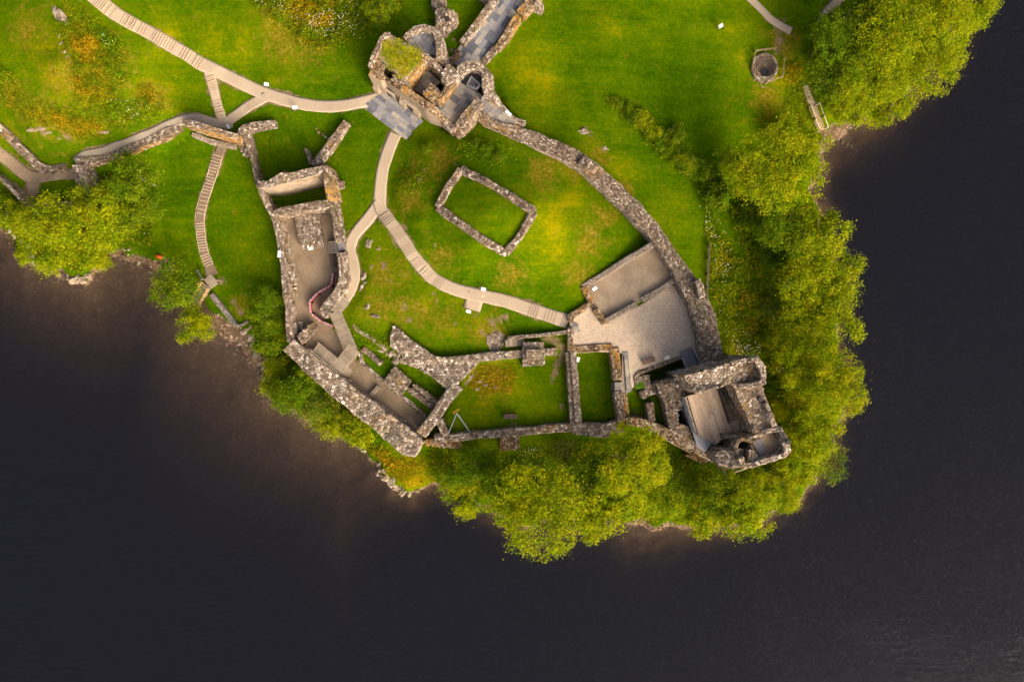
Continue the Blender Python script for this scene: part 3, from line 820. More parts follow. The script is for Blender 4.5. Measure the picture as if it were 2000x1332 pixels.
def paving(parent, polys, z, d0, d1, row, lens, mat, name='flagstone', gap=.03, thick=.10, zjit=.012, seed=5):
    """flags laid in rows along the direction d0->d1 (photo px), clipped to convex polygons"""
    rng = random.Random(seed)
    a, b = P(*d0, z), P(*d1, z); u = (b - a).normalized(); v = Vector((-u.y, u.x, 0))
    for poly in polys:
        pw = polyP(poly, z)
        us = [(p - a).dot(u) for p in pw]; vv = [(p - a).dot(v) for p in pw]
        y = min(vv)
        while y < max(vv):
            rw = row * rng.uniform(.8, 1.25); x = min(us) - rng.random() * lens[1]
            while x < max(us):
                ln = rng.uniform(*lens)
                rc = [a + u * (x + gap) + v * (y + gap), a + u * (x + ln) + v * (y + gap), a + u * (x + ln) + v * (y + rw), a + u * (x + gap) + v * (y + rw)]
                x += ln
                pl = clip_convex([(p.x, p.y) for p in rc], [(p.x, p.y) for p in pw])
                if len(pl) < 3: continue
                ar = abs(sum(pl[i][0] * pl[(i + 1) % len(pl)][1] - pl[(i + 1) % len(pl)][0] * pl[i][1] for i in range(len(pl)))) / 2
                if ar < .04: continue
                mb = MB(); mb.prism(pl, z - .05, z + thick + rng.uniform(-zjit, zjit)); mb.build(name, mat, parent)
            y += rw

bed = lambda name, poly, z: floor(name, poly, z, MORTAR_PALE, .05)
pv = bed('forecourt_pavement', [(706,208),(748,182),(790,205),(828,238),(793,275)], 0)
paving(pv, [[(706,208),(748,182),(790,205),(828,238),(793,275)]], 0, (748,182), (800,222), .62, (.6, 1.5), FLAG, seed=1)
cw = bed('causeway_pavement', [(880,122),(905,137),(940,122),(962,92),(1034,-12),(968,-12)], 0)
paving(cw, [[(878,120),(905,137),(940,122),(962,92),(1034,-12),(968,-12)]], 0, (905,110), (985,0), .7, (.7, 1.7), FLAG, seed=2)

# ------------------------------------------------------------------ free-standing walls
t = wthing('curtain_wall', 'long curving rubble curtain wall east of the chapel mound, gatehouse to tower', 1200, 370)
wall(t, [(934,222,2.2,15),(952,238,2.2,18),(985,250,2.3,22),(1015,262,2.4,26),(1052,277,2.5,30),(1100,297,2.5,29),(1132,314,2.6,30),(1162,337,2.5,29),(1202,373,2.4,30),(1240,409,2.3,29),(1270,442,2.1,27),(1288,466,1.9,25),(1312,504,1.8,26),(1336,540,1.9,31),(1360,578,2.0,38),(1376,620,2.0,42),(1386,665,1.8,44),(1392,706,1.5,44)], size=.40, rough=.3, facemat=STONE_DARK, core=MORTAR_PALE, face=1.1)
wall(t, [(1134,312,3.2,16),(1150,322,3.4,20),(1164,332,3.1,16)], base=0, size=.4, rough=.3)
wall(t, [(1360,548,3.0,10),(1369,562,3.2,13),(1371,580,2.8,9)], base=0, size=.4, rough=.3, mat=STONE_PALE)
wall(t, [(1352,600,1.0,9),(1362,640,1.0,10),(1372,685,.9,12)], base=-.2, size=.4, rough=.12, mat=STONE_DARK)

t = wthing('chapel_foundation', 'low rectangular rubble foundation on top of the grassy mound', 950, 410, 'foundation')
for seg in ([(900,330),(875,365),(855,404)], [(855,404),(900,438),(950,472),(988,494)], [(988,494),(1010,468),(1043,414)], [(1043,414),(1000,385),(950,355),(900,330)]):
    wall(t, [(a, b, 0, 13) for a, b in seg], h=.55, size=.45, rough=.16, single=.62, most=60)

t = wthing('gateway_wall', 'tall lit wall with ochre face beside the fork of the tan paths', 410, 255)
wall(t, [(357,237,2.0,9),(385,244,2.2,10),(415,252,2.3,10),(440,259,2.3,10),(464,268,2.0,11)], base=-3.4, size=.4, mat=STONE_PALE, facemat=STONE_WARM, core=MORTAR_PALE, rough=.3)  # orange sunlight on the face is put into its ochre stones
wall(t, [(375,262,-2.2,7),(410,276,-2.1,8),(460,288,-2.2,9)], h=.35, size=.5, rough=.12, mat=STEPSTONE, name='ledge')
t = wthing('retaining_wall', 'long retaining wall of brown rubble below the grey path in the west', 250, 290)
wall(t, [(152,322,-1.0,20),(170,314,-1.0,18),(200,309,-1.0,14),(240,295,-.9,13),(290,275,-.7,13),(330,257,-.5,13),(354,246,-.4,13)], base=-4.3, size=.42, rough=.35, facemat=STONE_WARM)
wall(t, [(154,322,-.7,24),(158,345,-1,22),(163,376,-1.4,20)], base=-4.6, size=.42, rough=.3, mat=STONE_DARK)
t = wthing('enclosure_wall', 'grey rubble wall bending round the earth track at the far west', 60, 305)
wall(t, [(-25,225,-.2,15),(0,252,-.4,15),(24,274,-.8,15),(50,300,-1.3,15),(70,321,-1.7,15),(84,330,-1.9,16),(100,331,-2,15),(128,327,-2,15)], size=.4, rough=.2)
t = wthing('boundary_wall', 'narrow wall with pale coping along the west edge of the earth track', 30, 375)
wall(t, [(-25,330,-1.8,6),(0,349,-1.9,6),(30,377,-2,7),(57,403,-2.2,8)], base=-5.5, size=.42, mat=STONE_PALE, rough=.15)
wall(t, [(57,402,-2.2,8),(90,400,-2.2,9),(132,396,-2.3,9)], base=-6, size=.42, rough=.2, facemat=STONE_WARM)
t = wthing('courtyard_wall', 'forked low wall running from the gateway down to the great hall', 490, 290)
wall(t, [(464,264,.6,10),(476,250,.8,12),(495,245,.7,12),(537,240,.4,12)], base=-2, size=.4)
wall(t, [(476,250,.8,14),(483,270,.5,12),(488,290,.2,9),(494,315,-.1,9),(500,345,-.3,9),(504,360,-.3,9)], base=-3.6, size=.4)
block(t, [(461,270),(478,262),(487,285),(490,303),(478,305),(468,290)], -.9, -4, .4, STONE_DARK)
t = wthing('wall_fragment', 'straight diagonal stub of rubble wall on the lawn above the great hall', 650, 275)
wall(t, [(677,238,.7,13),(650,274,.8,14),(628,304,.9,14),(613,324,1.0,16)], base=-1, size=.42)
t = wthing('wall_fragment', 'small hooked stub of thin walling left of the diagonal wall stub', 602, 300)
wall(t, [(595,290,.1,5),(600,297,.2,8),(604,302,.2,6),(606,321,.3,5)], base=-1, size=.3, lift=.15)
t = wthing('stone_line', 'thin broken line of footing stones in the lawn near the diagonal stub', 635, 265, 'stones')
for a, b in ((616,249),(620,257),(628,262),(633,266),(640,270)): block(t, [(a,b),(a+4,b+1),(a+4,b+4),(a,b+3)], G(a, b).z + .15, G(a, b).z - .2, .25, STONE_PALE, name='stone')

# great hall range
t = wthing('great_hall', 'roofless great hall range with tall ochre gable and long gravel floor', 600, 520, 'ruin')
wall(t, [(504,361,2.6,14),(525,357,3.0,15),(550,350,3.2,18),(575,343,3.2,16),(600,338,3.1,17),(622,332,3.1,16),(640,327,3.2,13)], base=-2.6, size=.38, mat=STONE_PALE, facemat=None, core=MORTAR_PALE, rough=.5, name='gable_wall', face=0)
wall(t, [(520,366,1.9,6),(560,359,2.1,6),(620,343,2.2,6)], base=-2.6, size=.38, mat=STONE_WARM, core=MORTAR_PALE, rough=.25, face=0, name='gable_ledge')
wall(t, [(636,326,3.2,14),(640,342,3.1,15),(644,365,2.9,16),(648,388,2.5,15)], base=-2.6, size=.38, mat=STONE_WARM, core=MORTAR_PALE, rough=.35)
wall(t, [(648,387,1.0,15),(653,410,.9,15),(659,440,.9,17),(664,472,.8,18)], base=-2.6, size=.38, rough=.25)
wall(t, [(667,493,.6,15),(671,525,.5,17),(672,548,.4,20),(660,573,.2,19),(645,594,-.2,20),(628,614,-.6,19)], base=-2.6, size=.45, mat=STONE_PALE, rough=.25, single=.66, most=80)
wall(t, [(534,417,.5,10),(553,410,.8,14),(590,406,.9,15),(642,397,1.0,15)], base=-2.6, size=.38, rough=.25)
wall(t, [(504,362,.6,9),(512,382,.3,9),(522,402,0,10),(533,420,-.3,11),(541,450,-.5,10),(547,485,-.6,10),(553,520,-.7,10),(558,560,-.7,11),(562,600,-.8,11),(564,640,-.9,11),(567,668,-1,12)], base=-5.2, size=.4, rough=.2, mat=STONE_DARK)
wall(t, [(547,424,-1.5,11),(556,470,-1.5,13),(566,515,-1.5,13),(574,556,-1.5,11)], base=-2.5, size=.45, mat=STONE_PALE, rough=.12, name='bench_ledge')
wall(t, [(573,562,-1.9,9),(577,580,-2.0,8)], base=-2.5, size=.45, mat=STONE_PALE, rough=.1, name='bench_ledge')
block(t, [(575,418),(621,412),(630,480),(587,484)], -1.2, -2.6, .38, STONE_DARK, name='cross_block')
wall(t, [(571,590,-1.8,5),(575,625,-1.8,5),(578,650,-1.8,6)], base=-2.6, size=.4, rough=.1, mat=STONE_PALE, name='footing')
block(t, [(583,628),(591,629),(592,640),(585,644)], -2.0, -2.5, .4, STONE_PALE, name='footing')
block(t, [(580,655),(609,631),(618,642),(595,668),(588,672)], -1.0, -2.6, .42, STONE, name='cross_wall')
wall(t, [(655,360,.7,12),(670,360,.6,12)], base=-.4, size=.4, name='buttress')
wall(t, [(548,337,2.0,4),(558,335,1.6,4)], base=-1, size=.35, name='buttress')

# south-west wall and the ranges behind it
t = wthing('south_west_wall', 'massive pale rubble wall of big stones along the south west shore', 690, 780)
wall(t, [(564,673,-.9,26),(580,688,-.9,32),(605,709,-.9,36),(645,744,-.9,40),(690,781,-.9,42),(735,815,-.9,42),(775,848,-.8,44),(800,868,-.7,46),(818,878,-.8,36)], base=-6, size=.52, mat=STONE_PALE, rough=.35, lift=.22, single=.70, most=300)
wall(t, [(590,677,-1.5,8),(640,717,-1.5,8),(676,744,-1.6,8)], base=-3, size=.4, rough=.15, mat=STONE_WARM, name='inner_ledge')
wall(t, [(678,745,-2.0,6),(722,781,-2,7),(770,822,-2,7),(805,851,-2,7)], base=-3.2, size=.4, rough=.12, mat=STONE_DARK, name='inner_ledge')
t = wthing('cross_wall', 'broad diagonal rubble wall joining the south west wall to the rock', 870, 780)
wall(t, [(822,848,-.5,20),(845,818,-.4,20),(868,785,-.3,20),(893,752,-.3,22)], base=-3.2, size=.42, mat=STONE_PALE, single=.62, most=80)
block(t, [(770,636),(808,668),(852,699),(930,693),(934,708),(905,738),(877,762),(850,741),(824,722),(800,714),(782,690),(762,676),(762,656)], [-.1,-.1,-.1,0,0,-.2,-.4,-.5,-.7,-.9,-.7,-.5,-.3], -3, .42, STONE_PALE, MORTAR_PALE, 'wall_mass', single=.62, most=150)
t = wthing('kiln_footing', 'square rubble platform on the strip of grass beside the sunken range', 775, 745, 'foundation')
block(t, [(772,716),(802,744),(786,770),(749,744)], -1.7, -3.2, .42, STONE)
t = wthing('range_footing', 'pair of parallel rubble footings on grass against the diagonal wall', 825, 775, 'foundation')
block(t, [(796,764),(803,757),(848,792),(843,800)], -1.7, -3, .42, STONE); block(t, [(806,755),(811,750),(855,783),(850,790)], -1.6, -3, .42, STONE)
t = wthing('range_footing', 'single short rubble footing on the grass next to the boardwalk', 725, 695, 'foundation')
wall(t, [(708,680,-1.6,10),(743,711,-1.6,10)], base=-3, size=.4)
t = wthing('kerb', 'thin line of kerb stones between sunken gravel range and grass strip', 745, 745, 'kerb')
wall(t, [(703,690,-2.1,7),(706,708,-2.2,7),(747,743,-2.3,5),(786,774,-2.3,5),(832,812,-2.3,6)], base=-3.2, size=.38, rough=.1, mat=STONE_PALE)
t = wthing('partition_footing', 'short pale stub of wall crossing the sunken gravel range', 730, 765, 'foundation')
wall(t, [(721,775,-2.5,7),(739,755,-2.5,8)], base=-3.2, size=.4, mat=STEPSTONE, rough=.06)

t = wthing('south_wall', 'long thin south rubble wall of the bench lawn with buttress outside', 990, 845)
wall(t, [(848,857,-.5,16),(875,856,-.5,13),(925,851,-.5,13),(974,846,-.5,14),(1050,840,-.5,14),(1120,834,-.5,15)], base=-4, size=.42, single=.62, most=80, rough=.22)
wall(t, [(1120,836,-.3,20),(1150,837,-.3,24),(1180,840,-.4,26),(1216,832,-.3,22)], base=-4, size=.45, mat=STONE_PALE, rough=.35)
wall(t, [(856,820,-.4,13),(871,851,-.5,13)], base=-2.4, size=.42)
block(t, [(976,853),(1013,851),(1014,877),(977,879)], -2.4, -4.4, .4, STONE_WARM, name='buttress')
block(t, [(832,858),(898,859),(899,876),(856,872),(832,868)], -1.6, -4.6, .42, STONE_WARM, name='buttress')
t = wthing('middle_wall', 'rubble wall with raised square block along the north side of the bench lawn', 1000, 690)
wall(t, [(926,700,-.1,15),(960,695,-.1,15),(1022,690,.1,14),(1055,688,0,13),(1087,686,-.2,14)], base=-2, size=.4, mat=STONE_PALE)
block(t, [(1022,669),(1061,668),(1064,712),(1020,715)], .5, -2, .38, STONE_DARK, name='raised_block')
block(t, [(1028,683),(1056,682),(1058,700),(1028,702)], 1.1, .3, .42, STONE_PALE, name='raised_block')
t = wthing('stair_wall', 'thin wall of pale stones beside the stone stair under the tan path', 1050, 653)
wall(t, [(991,660,.2,5),(1050,655,.3,5),(1109,648,.3,6)], base=-2, size=.36, mat=STONE_PALE, rough=.1)
t = wthing('yard_wall', 'double rubble wall between the bench lawn and the small walled green', 1120, 760)
wall(t, [(1109,688,-.2,10),(1113,730,-.2,10),(1119,832,-.3,10)], base=-1.9, size=.38, rough=.15)
wall(t, [(1119,686,.1,11),(1123,740,.1,11),(1130,832,0,12)], base=-1.9, size=.38, rough=.15, mat=STONE_PALE)
wall(t, [(1113,640,.5,11),(1114,684,.4,11)], base=-1.8, size=.4)
wall(t, [(1118,683,.2,14),(1160,680,.2,13),(1196,677,.2,13)], base=-1.8, size=.42, mat=STONE_WARM, rough=.12)
wall(t, [(1200,680,.2,18),(1205,725,.2,16),(1206,742,.15,15)], base=-1.8, size=.42, mat=STONE_WARM, rough=.12)
wall(t, [(1207,764,.15,15),(1211,795,.15,15),(1214,822,.15,14)], base=-1.8, size=.42, rough=.15)
wall(t, [(1220,764,-.2,8),(1223,795,-.3,8),(1225,818,-.3,9)], base=-1.8, size=.4, mat=STONE_WARM, rough=.1)
t = wthing('east_house', 'walls of a small rectangular house with a gravel floor against the curtain wall', 1230, 550, 'ruin')
wall(t, [(1139,561,.8,11),(1180,535,.9,10),(1230,504,1,10),(1282,474,1.2,11)], base=-.4, size=.4, mat=STEPSTONE, rough=.14)
wall(t, [(1140,560,.8,12),(1150,580,.8,12),(1155,592,.7,11)], base=-.4, size=.4, mat=STONE_WARM, rough=.12)
wall(t, [(1163,604,.7,12),(1181,631,.7,11)], base=-.2, size=.4, mat=STONE_WARM, rough=.12)
wall(t, [(1183,628,.7,10),(1243,593,.7,9)], base=-.2, size=.4, mat=STEPSTONE, rough=.08)
wall(t, [(1254,585,.7,9),(1290,565,.7,9),(1322,544,.8,9)], base=-.2, size=.4, mat=STEPSTONE, rough=.08)
wall(t, [(1282,477,.9,9),(1296,498,.7,12)], base=-.2, size=.4, mat=STONE_DARK, name='recess_ledge')
wall(t, [(1302,524,.6,5),(1312,519,.6,5)], base=-.2, size=.35, mat=STEPSTONE, name='stub')
wall(t, [(1113,628,.5,10),(1116,618,.5,11),(1151,594,.6,10)], base=-.4, size=.42, mat=STONE_WARM, rough=.12)
t = wthing('curved_wall', 'ochre lichened wall curving down to the tower base', 1280, 835)
wall(t, [(1222,822,.1,16),(1248,825,.1,17),(1275,833,.2,17),(1300,845,.3,18),(1335,868,.5,17),(1352,880,.7,14)], base=-4.4, size=.4, mat=STONE_WARM, rough=.2)
t = wthing('wall_fragment', 'short upright stub of wall on the small yard west of the tower', 1270, 805)
wall(t, [(1269,787,-.2,13),(1271,800,-.2,13),(1273,822,-.1,13)], base=-1.9, size=.4, rough=.12)
t = wthing('ditch_pier', 'low rubble pier with a grass top at the end of the tower ditch', 1258, 755)
block(t, [(1244,737),(1268,732),(1270,750),(1283,748),(1286,768),(1268,772),(1255,779),(1250,766),(1259,760),(1258,746),(1243,746)], .15, -3, .4, STONE_DARK)
g = floor('grass_patch', [(1240,747),(1257,746),(1259,758),(1240,761)], .1, plain('patch_grass', (.05, .11, .003), .95, .4, 3), .06)
t = wthing('ditch_wall', 'narrow cobbled rim wall along the north edge of the dark tower ditch', 1280, 718)
wall(t, [(1243,750,.16,5),(1241,738,.16,6),(1248,729,.16,6),(1290,713,.18,6),(1332,697,.18,6)], base=-3, size=.36, rough=.05)

# fallen masonry by the gatehouse
t = wthing('fallen_masonry', 'large tilted block of fallen masonry with a hole beside the round tower', 868, 45, 'masonry')
block(t, [(851,20),(862,14),(878,20),(893,27),(890,41),(884,48),(876,52),(870,66),(862,66),(850,55)], [1.8,2.6,2.9,2.4,1.7,1.4,1.6,1.1,1.0,1.3], -1.2, .36, STONE_DARK)
mb = MB(); mb.tube([P(876, 38, 2.0), P(872, 39, 2.62)], [.3, .3], 8); mb.build('hole_shade', BLACK, t)  # solid black plug painted for the shade in a hole
t = wthing('fallen_masonry', 'lump of fallen masonry cut off by the top edge of the picture', 856, 2, 'masonry')
block(t, [(843,-8),(870,-8),(869,4),(858,8),(850,16),(843,10)], [1.2,1.6,1.1,1,.8,1], -1.2, .36, STONE_DARK)
t = wthing('parapet_wall', 'left rubble parapet of the flagstone causeway', 935, 45)
wall(t, [(902,84,.9,12),(925,55,.9,13),(945,28,1.0,13),(962,5,1.0,13),(972,-12,1.0,12)], base=-1.4, size=.4, mat=STONE_PALE)
wall(t, [(963,3,.8,8),(950,-3,.8,8),(938,-10,.8,8)], base=-1.4, size=.4)
wall(t, [(874,126,.35,14),(888,112,.35,13),(897,100,.35,12)], base=-1, size=.5, mat=STONE_WARM, rough=.08, name='parapet_base')
t = wthing('parapet_wall', 'right rubble parapet of the flagstone causeway with stepped lit top', 1000, 50)
wall(t, [(970,95,.9,12),(985,75,.9,13),(1002,48,1.0,14),(1012,32,1.0,14)], base=-1.4, size=.4, mat=STONE_WARM)
wall(t, [(1016,26,.9,18),(1030,10,.9,20),(1052,-10,.9,22)], base=-1.4, size=.4, mat=STONE_WARM)
wall(t, [(945,122,.5,12),(958,105,.5,12),(969,92,.5,12)], base=-1.2, size=.4, name='parapet_base')
wall(t, [(1046,2,1.6,9),(1060,14,1.0,9)], base=-1.4, size=.4, mat=STONE_DARK, name='buttress')

# ------------------------------------------------------------------ gatehouse
t = wthing('gatehouse', 'ruined twin towered gatehouse with turf roof and flagstone floors', 850, 160, 'gatehouse')
Z = 5.6
# front (south-west) wall with its two pointed openings
wall(t, [(723,137,5.4,16),(745,150,5.2,15),(752,154,4.6,9),(768,163,5.0,11),(785,172,5.4,15),(812,190,5.5,17),(836,207,5.3,19),(849,217,4.4,19),(862,230,3.4,12),(876,246,2.6,12),(888,263,1.6,14)], base=-.4, size=.36, mat=STONE_WARM, core=MORTAR_PALE, rough=.4, name='front_wall', face=0)
block(t, [(721,130),(737,111),(750,128),(745,133),(750,150),(735,143)], 5.3, 2.0, .36, STONE_WARM, MORTAR_PALE, 'front_wall')
block(t, [(771,147),(789,156),(801,166),(786,173),(763,156)], 5.3, 2.0, .36, STONE, MORTAR_PALE, 'front_wall')
for ax_, ay_, az_ in ((757,157,4.8), (797,180,5.4)):     # two doorways in the front wall, their inner shade a black slab
    C0 = P(ax_, ay_, az_); dv = (P(812,190,5.5) - P(785,172,5.4)); dv.z = 0; dv.normalize(); nv = Vector((dv.y, -dv.x, 0))
    if nv.y > 0: nv = -nv
    F0 = Vector((C0.x, C0.y, 0)) + nv * .62
    mb = MB(); mb.bar(F0 + Vector((0, 0, -.2)), F0 + Vector((0, 0, 2.1)), .1, 1.2, up=dv); dw = mb.build('doorway_shade', BLACK, t)
    for s in (-1, 1):
        mb = MB(); mb.bar(F0 + dv * .75 * s + nv * .06 + Vector((0, 0, -.2)), F0 + dv * .75 * s + nv * .06 + Vector((0, 0, 2.2)), .3, .34, up=dv); mb.build('door_jamb', STEPSTONE, dw)
    mb = MB(); mb.bar(F0 - dv * .95 + nv * .06 + Vector((0, 0, 2.35)), F0 + dv * .95 + nv * .06 + Vector((0, 0, 2.35)), .34, .3); mb.build('lintel', STEPSTONE, dw)
for ax_, ay_, az_ in ((784,172,5.4), (812,190,5.5), (730,142,5.3)):   # battered buttresses at its foot
    C0 = P(ax_, ay_, az_); F0 = Vector((C0.x, C0.y, 0)) + nv * .75; q = [F0 - dv * .5 - nv * .4, F0 + dv * .5 - nv * .4, F0 + dv * .4 + nv * .3, F0 - dv * .4 + nv * .3]
    mb = MB(); mb.prism([(p.x, p.y) for p in q], -.3, [2.6, 2.6, 1.6, 1.6]); mb.build('buttress', MORTAR_PALE, t)
wall(t, [(722,131,5.5,9),(730,108,5.8,9),(737,92,6,9),(744,76,6.2,10),(752,66,6.2,9),(762,68,5.9,7)], base=-.4, size=.36, mat=STONE, rough=.4, name='end_wall')
wall(t, [(760,72,5.6,7),(790,88,5.4,6),(815,101,5.4,7),(835,112,5.4,12)], base=-.4, size=.36, mat=STONE, rough=.3, name='back_wall')
tr = MB(); q = [(736,110),(758,72),(828,106),(790,158)]
tr.prism([(P(a, b, 5.9).x, P(a, b, 5.9).y) for a, b in q], 2.6, 5.85); tr.build('turf_roof', MORTAR_PALE, t)
wall(t, [(831,109,5.5,7),(813,134,5.4,7),(796,158,5.3,7)], base=-.2, size=.36, mat=STONE_WARM, rough=.25, name='cross_wall', core=MORTAR_PALE)
# north-west round tower
wall(t, [(789,76,4.6,8),(796,65,4.8,8),(810,55,4.9,8),(829,52,5,8),(847,60,5,10),(857,76,5,15),(861,95,5,19),(860,115,5,20)], base=-.6, size=.38, mat=STONE_PALE, rough=.3, name='round_tower_wall')
nf = floor('tower_floor', [(790,82),(800,64),(815,56),(832,55),(848,66),(851,88),(849,108),(820,103)], 3.6, MORTAR_PALE, .02); nf.name = 'tower_floor'
nf.parent = t; nf.location = -t.location; del nf['kind']
def paving_on(parent, poly, z, d0, d1, row, lens, mat, seed): paving(parent, [poly], z, d0, d1, row, lens, mat, seed=seed)
paving_on(nf, [(793,83),(800,66),(814,57),(832,56),(848,68),(851,88),(850,110),(830,107)], 3.6, (810,60), (845,85), .8, (.7, 1.1), FLAG, 3)
# passage and middle room
wall(t, [(836,112,5.2,8),(848,122,5.0,7),(862,140,4.8,8),(868,152,4.8,9)], base=-.2, size=.36, mat=STONE, rough=.2, name='passage_wall')
wall(t, [(846,113,4.6,5),(860,120,4.6,5),(872,130,4.6,6)], base=-.2, size=.36, mat=STONE_WARM, rough=.15, name='passage_wall')
block(t, [(865,138),(877,126),(889,136),(897,150),(886,160),(872,166),(862,157)], 5.0, -.2, .36, STONE_PALE, MORTAR_PALE, 'tower_mass')
wall(t, [(885,156,4.8,12),(868,178,4.8,11),(852,195,4.8,12)], base=-.2, size=.36, mat=STONE_WARM, core=MORTAR_PALE, rough=.3, name='passage_wall')
block(t, [(826,184),(840,163),(850,168),(858,178),(852,190),(842,198)], 4.9, 1.5, .36, STONE_WARM, MORTAR_PALE, 'wall_stub')
rf = floor('room_floor', [(790,162),(828,132),(862,162),(824,186)], 2.0, MORTAR_PALE, .02); rf.parent = t; rf.location = -t.location; del rf['kind']
paving_on(rf, [(794,162),(828,134),(862,162),(824,184)], 2.0, (800,160), (830,135), .8, (.8, 1.2), FLAG_WARM, 4)
# south-east round tower (well shade painted as a black disc, with grille) and wall walk
wall(t, [(894,145,4.2,16),(902,132,4.2,16),(915,126,4.2,16),(931,127,4.2,16),(945,136,4.2,16),(952,150,4.2,17),(951,168,4.1,18),(955,182,3.9,18),(966,194,3.6,16),(977,204,3.2,11),(992,220,2.6,9),(1008,235,2.4,9),(1024,243,2.4,9)], base=-.6, size=.38, mat=STONE_PALE, rough=.35, name='round_tower_wall')
cf = floor('court_floor', [(886,160),(894,158),(946,188),(965,200),(1012,240),(990,245),(958,232),(938,215),(936,205),(912,215),(888,248),(850,222),(860,195)], 2.6, MORTAR_PALE, .02); cf.parent = t; cf.location = -t.location; del cf['kind']
paving_on(cf, [(890,158),(944,190),(934,196),(888,248),(850,222),(858,198)], 2.6, (893,152), (940,185), .75, (.7, 1.3), FLAG_WARM, 6)
paving_on(cf, [(950,184),(962,196),(1014,240),(995,246),(958,234),(940,216),(938,205)], 2.6, (945,185), (1000,235), .75, (.7, 1.3), FLAG_WARM, 7)
wall(t, [(937,196,4.4,13),(926,210,4.5,20),(912,230,4.3,23),(899,250,3.4,22),(890,265,2.0,16)], base=-.6, size=.36, mat=STONE, rough=.45, name='return_wall')
wall(t, [(866,232,3.1,10),(880,246,3.2,14),(890,252,3.2,12)], base=2, size=.36, mat=STONE_DARK, rough=.3, name='parapet')
wall(t, [(931,205,3.1,7),(940,222,3.2,9),(960,238,3.2,12),(985,246,3.3,12),(1008,250,3.1,14)], base=1.5, size=.36, mat=STONE, rough=.4, name='wall_walk_parapet')
well = MB(); c = P(924, 152, 2.68)
n = 20
for i in range(n):
    a0, a1 = 2 * math.pi * i / n, 2 * math.pi * (i + 1) / n
    pass
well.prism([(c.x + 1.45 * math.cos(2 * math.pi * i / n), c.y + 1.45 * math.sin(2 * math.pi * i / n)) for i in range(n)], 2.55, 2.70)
wl = well.build('well_shade_plug', BLACK, t)  # solid black disc gives the shade of a deep well
gr = MB()
pp = [(912,169),(921,153),(938,169),(931,177)]
w4 = polyP(pp, 3.0)
gr.prism([(p.x, p.y) for p in w4], 2.72, 2.78); grl = gr.build('grille_deck', plain('dark_grating', (.10, .105, .115), .6, .2, 4), wl)
rl = MB()
for i in range(4):
    a, b = w4[i], w4[(i + 1) % 4]
    for z in (3.0, 3.35, 3.7): rl.bar(Vector((a.x, a.y, z)), Vector((b.x, b.y, z)), .05, .05)
    for kx in range(5):
        p = a.lerp(b, kx / 5); rl.bar(Vector((p.x, p.y, 2.7)), Vector((p.x, p.y, 3.7)), .05, .05)
a, b = w4[0].lerp(w4[3], .5), w4[1].lerp(w4[2], .5)
rl.bar(Vector((a.x, a.y, 2.82)), Vector((b.x, b.y, 2.82)), .06, .06)
rl.build('railing', STEEL, wl)
gt = MB(); a, b = P(940, 196, 3.4), P(948, 188, 3.4); gt.bar(a, b, .06, 1.3); gt.build('gate', STEEL, t)

# ------------------------------------------------------------------ tower house
t = wthing('tower_house', 'tall ruined tower house with timber viewing deck and spiral stair', 1410, 800, 'tower')
ZT = 9.2
block(t, [(1337,735),(1372,726),(1426,709),(1432,735),(1422,750),(1400,758),(1360,768),(1347,752)], [8.4,9.2,9.6,9.4,9.2,9.2,8.6,8.2], -3.4, .42, STONE_PALE, MORTAR_PALE, 'north_wall', single=.66, most=60)
block(t, [(1427,710),(1478,697),(1491,712),(1496,726),(1495,749),(1470,753),(1430,752)], 9.0, -4.6, .4, STONE, MORTAR_PALE, 'corner_turret')
wall(t, [(1428,711,10,8),(1455,704,10.1,8),(1477,700,10.2,9),(1489,716,10.2,9),(1492,732,10.2,9),(1491,747,10,9),(1470,751,9.8,8),(1445,755,9.6,7)], base=8.5, size=.42, mat=STONE_PALE, rough=.4, name='turret_parapet')
block(t, [(1432,752),(1489,755),(1494,775),(1500,790),(1515,830),(1512,838),(1470,846),(1464,826),(1450,794),(1440,770)], [8.8,8.8,8.8,8.8,8.8,8.8,8.6,8.2,8.2,8.6], -4.6, .4, STONE, MORTAR_PALE, 'east_wall')
wall(t, [(1497,787,9.4,7),(1506,808,9.5,8),(1513,832,9.4,8)], base=8.4, size=.42, mat=STONE_PALE, rough=.4, name='parapet')
for a, b, z in ((1483,719,9.1),(1484,779,8.9),(1537,863,9.7)):
    mb = MB(); c = P(a, b, z); mb.tube([c + Vector((0, 0, -.5)), c + Vector((0, 0, .42))], [.32, .3], 7); mb.build('flue', BLACK, t)
# east inner face, lower ledge
wall(t, [(1424,757,5.6,8),(1436,785,5.4,9),(1446,806,5.0,10),(1456,830,4.6,9),(1462,846,4.4,9)], base=-1, size=.42, mat=STONE_DARK, core=MORTAR_PALE, rough=.5, name='inner_wall')
# south-east turret
floor_poly = [(1470,862),(1504,841),(1530,872),(1530,884),(1486,894)]
block(t, [(1464,852),(1526,836),(1538,864),(1544,882),(1535,893),(1500,898),(1486,906),(1472,890)], 7.6, -4.8, .42, STONE, MORTAR_PALE, 'corner_turret')
mb = MB(); mb.prism([(p.x, p.y) for p in polyP(floor_poly, 7.9)], 7.5, 7.86); mb.build('turret_floor', COURT_SOFT, t)
mb = MB(); mb.prism([(p.x, p.y) for p in polyP([(1474,862),(1486,855),(1494,872),(1494,888),(1486,891)], 7.9)], 7.84, 7.93); mb.build('lead_sheet', DECK_GREY, t)
wall(t, [(1466,856,8.6,6),(1500,842,8.9,8),(1524,838,9.3,9),(1536,862,9.6,10),(1541,880,9.6,9),(1532,890,9.3,8),(1505,896,8.9,7),(1486,903,8.7,9)], base=7, size=.42, mat=STONE_PALE, rough=.35, name='turret_parapet')
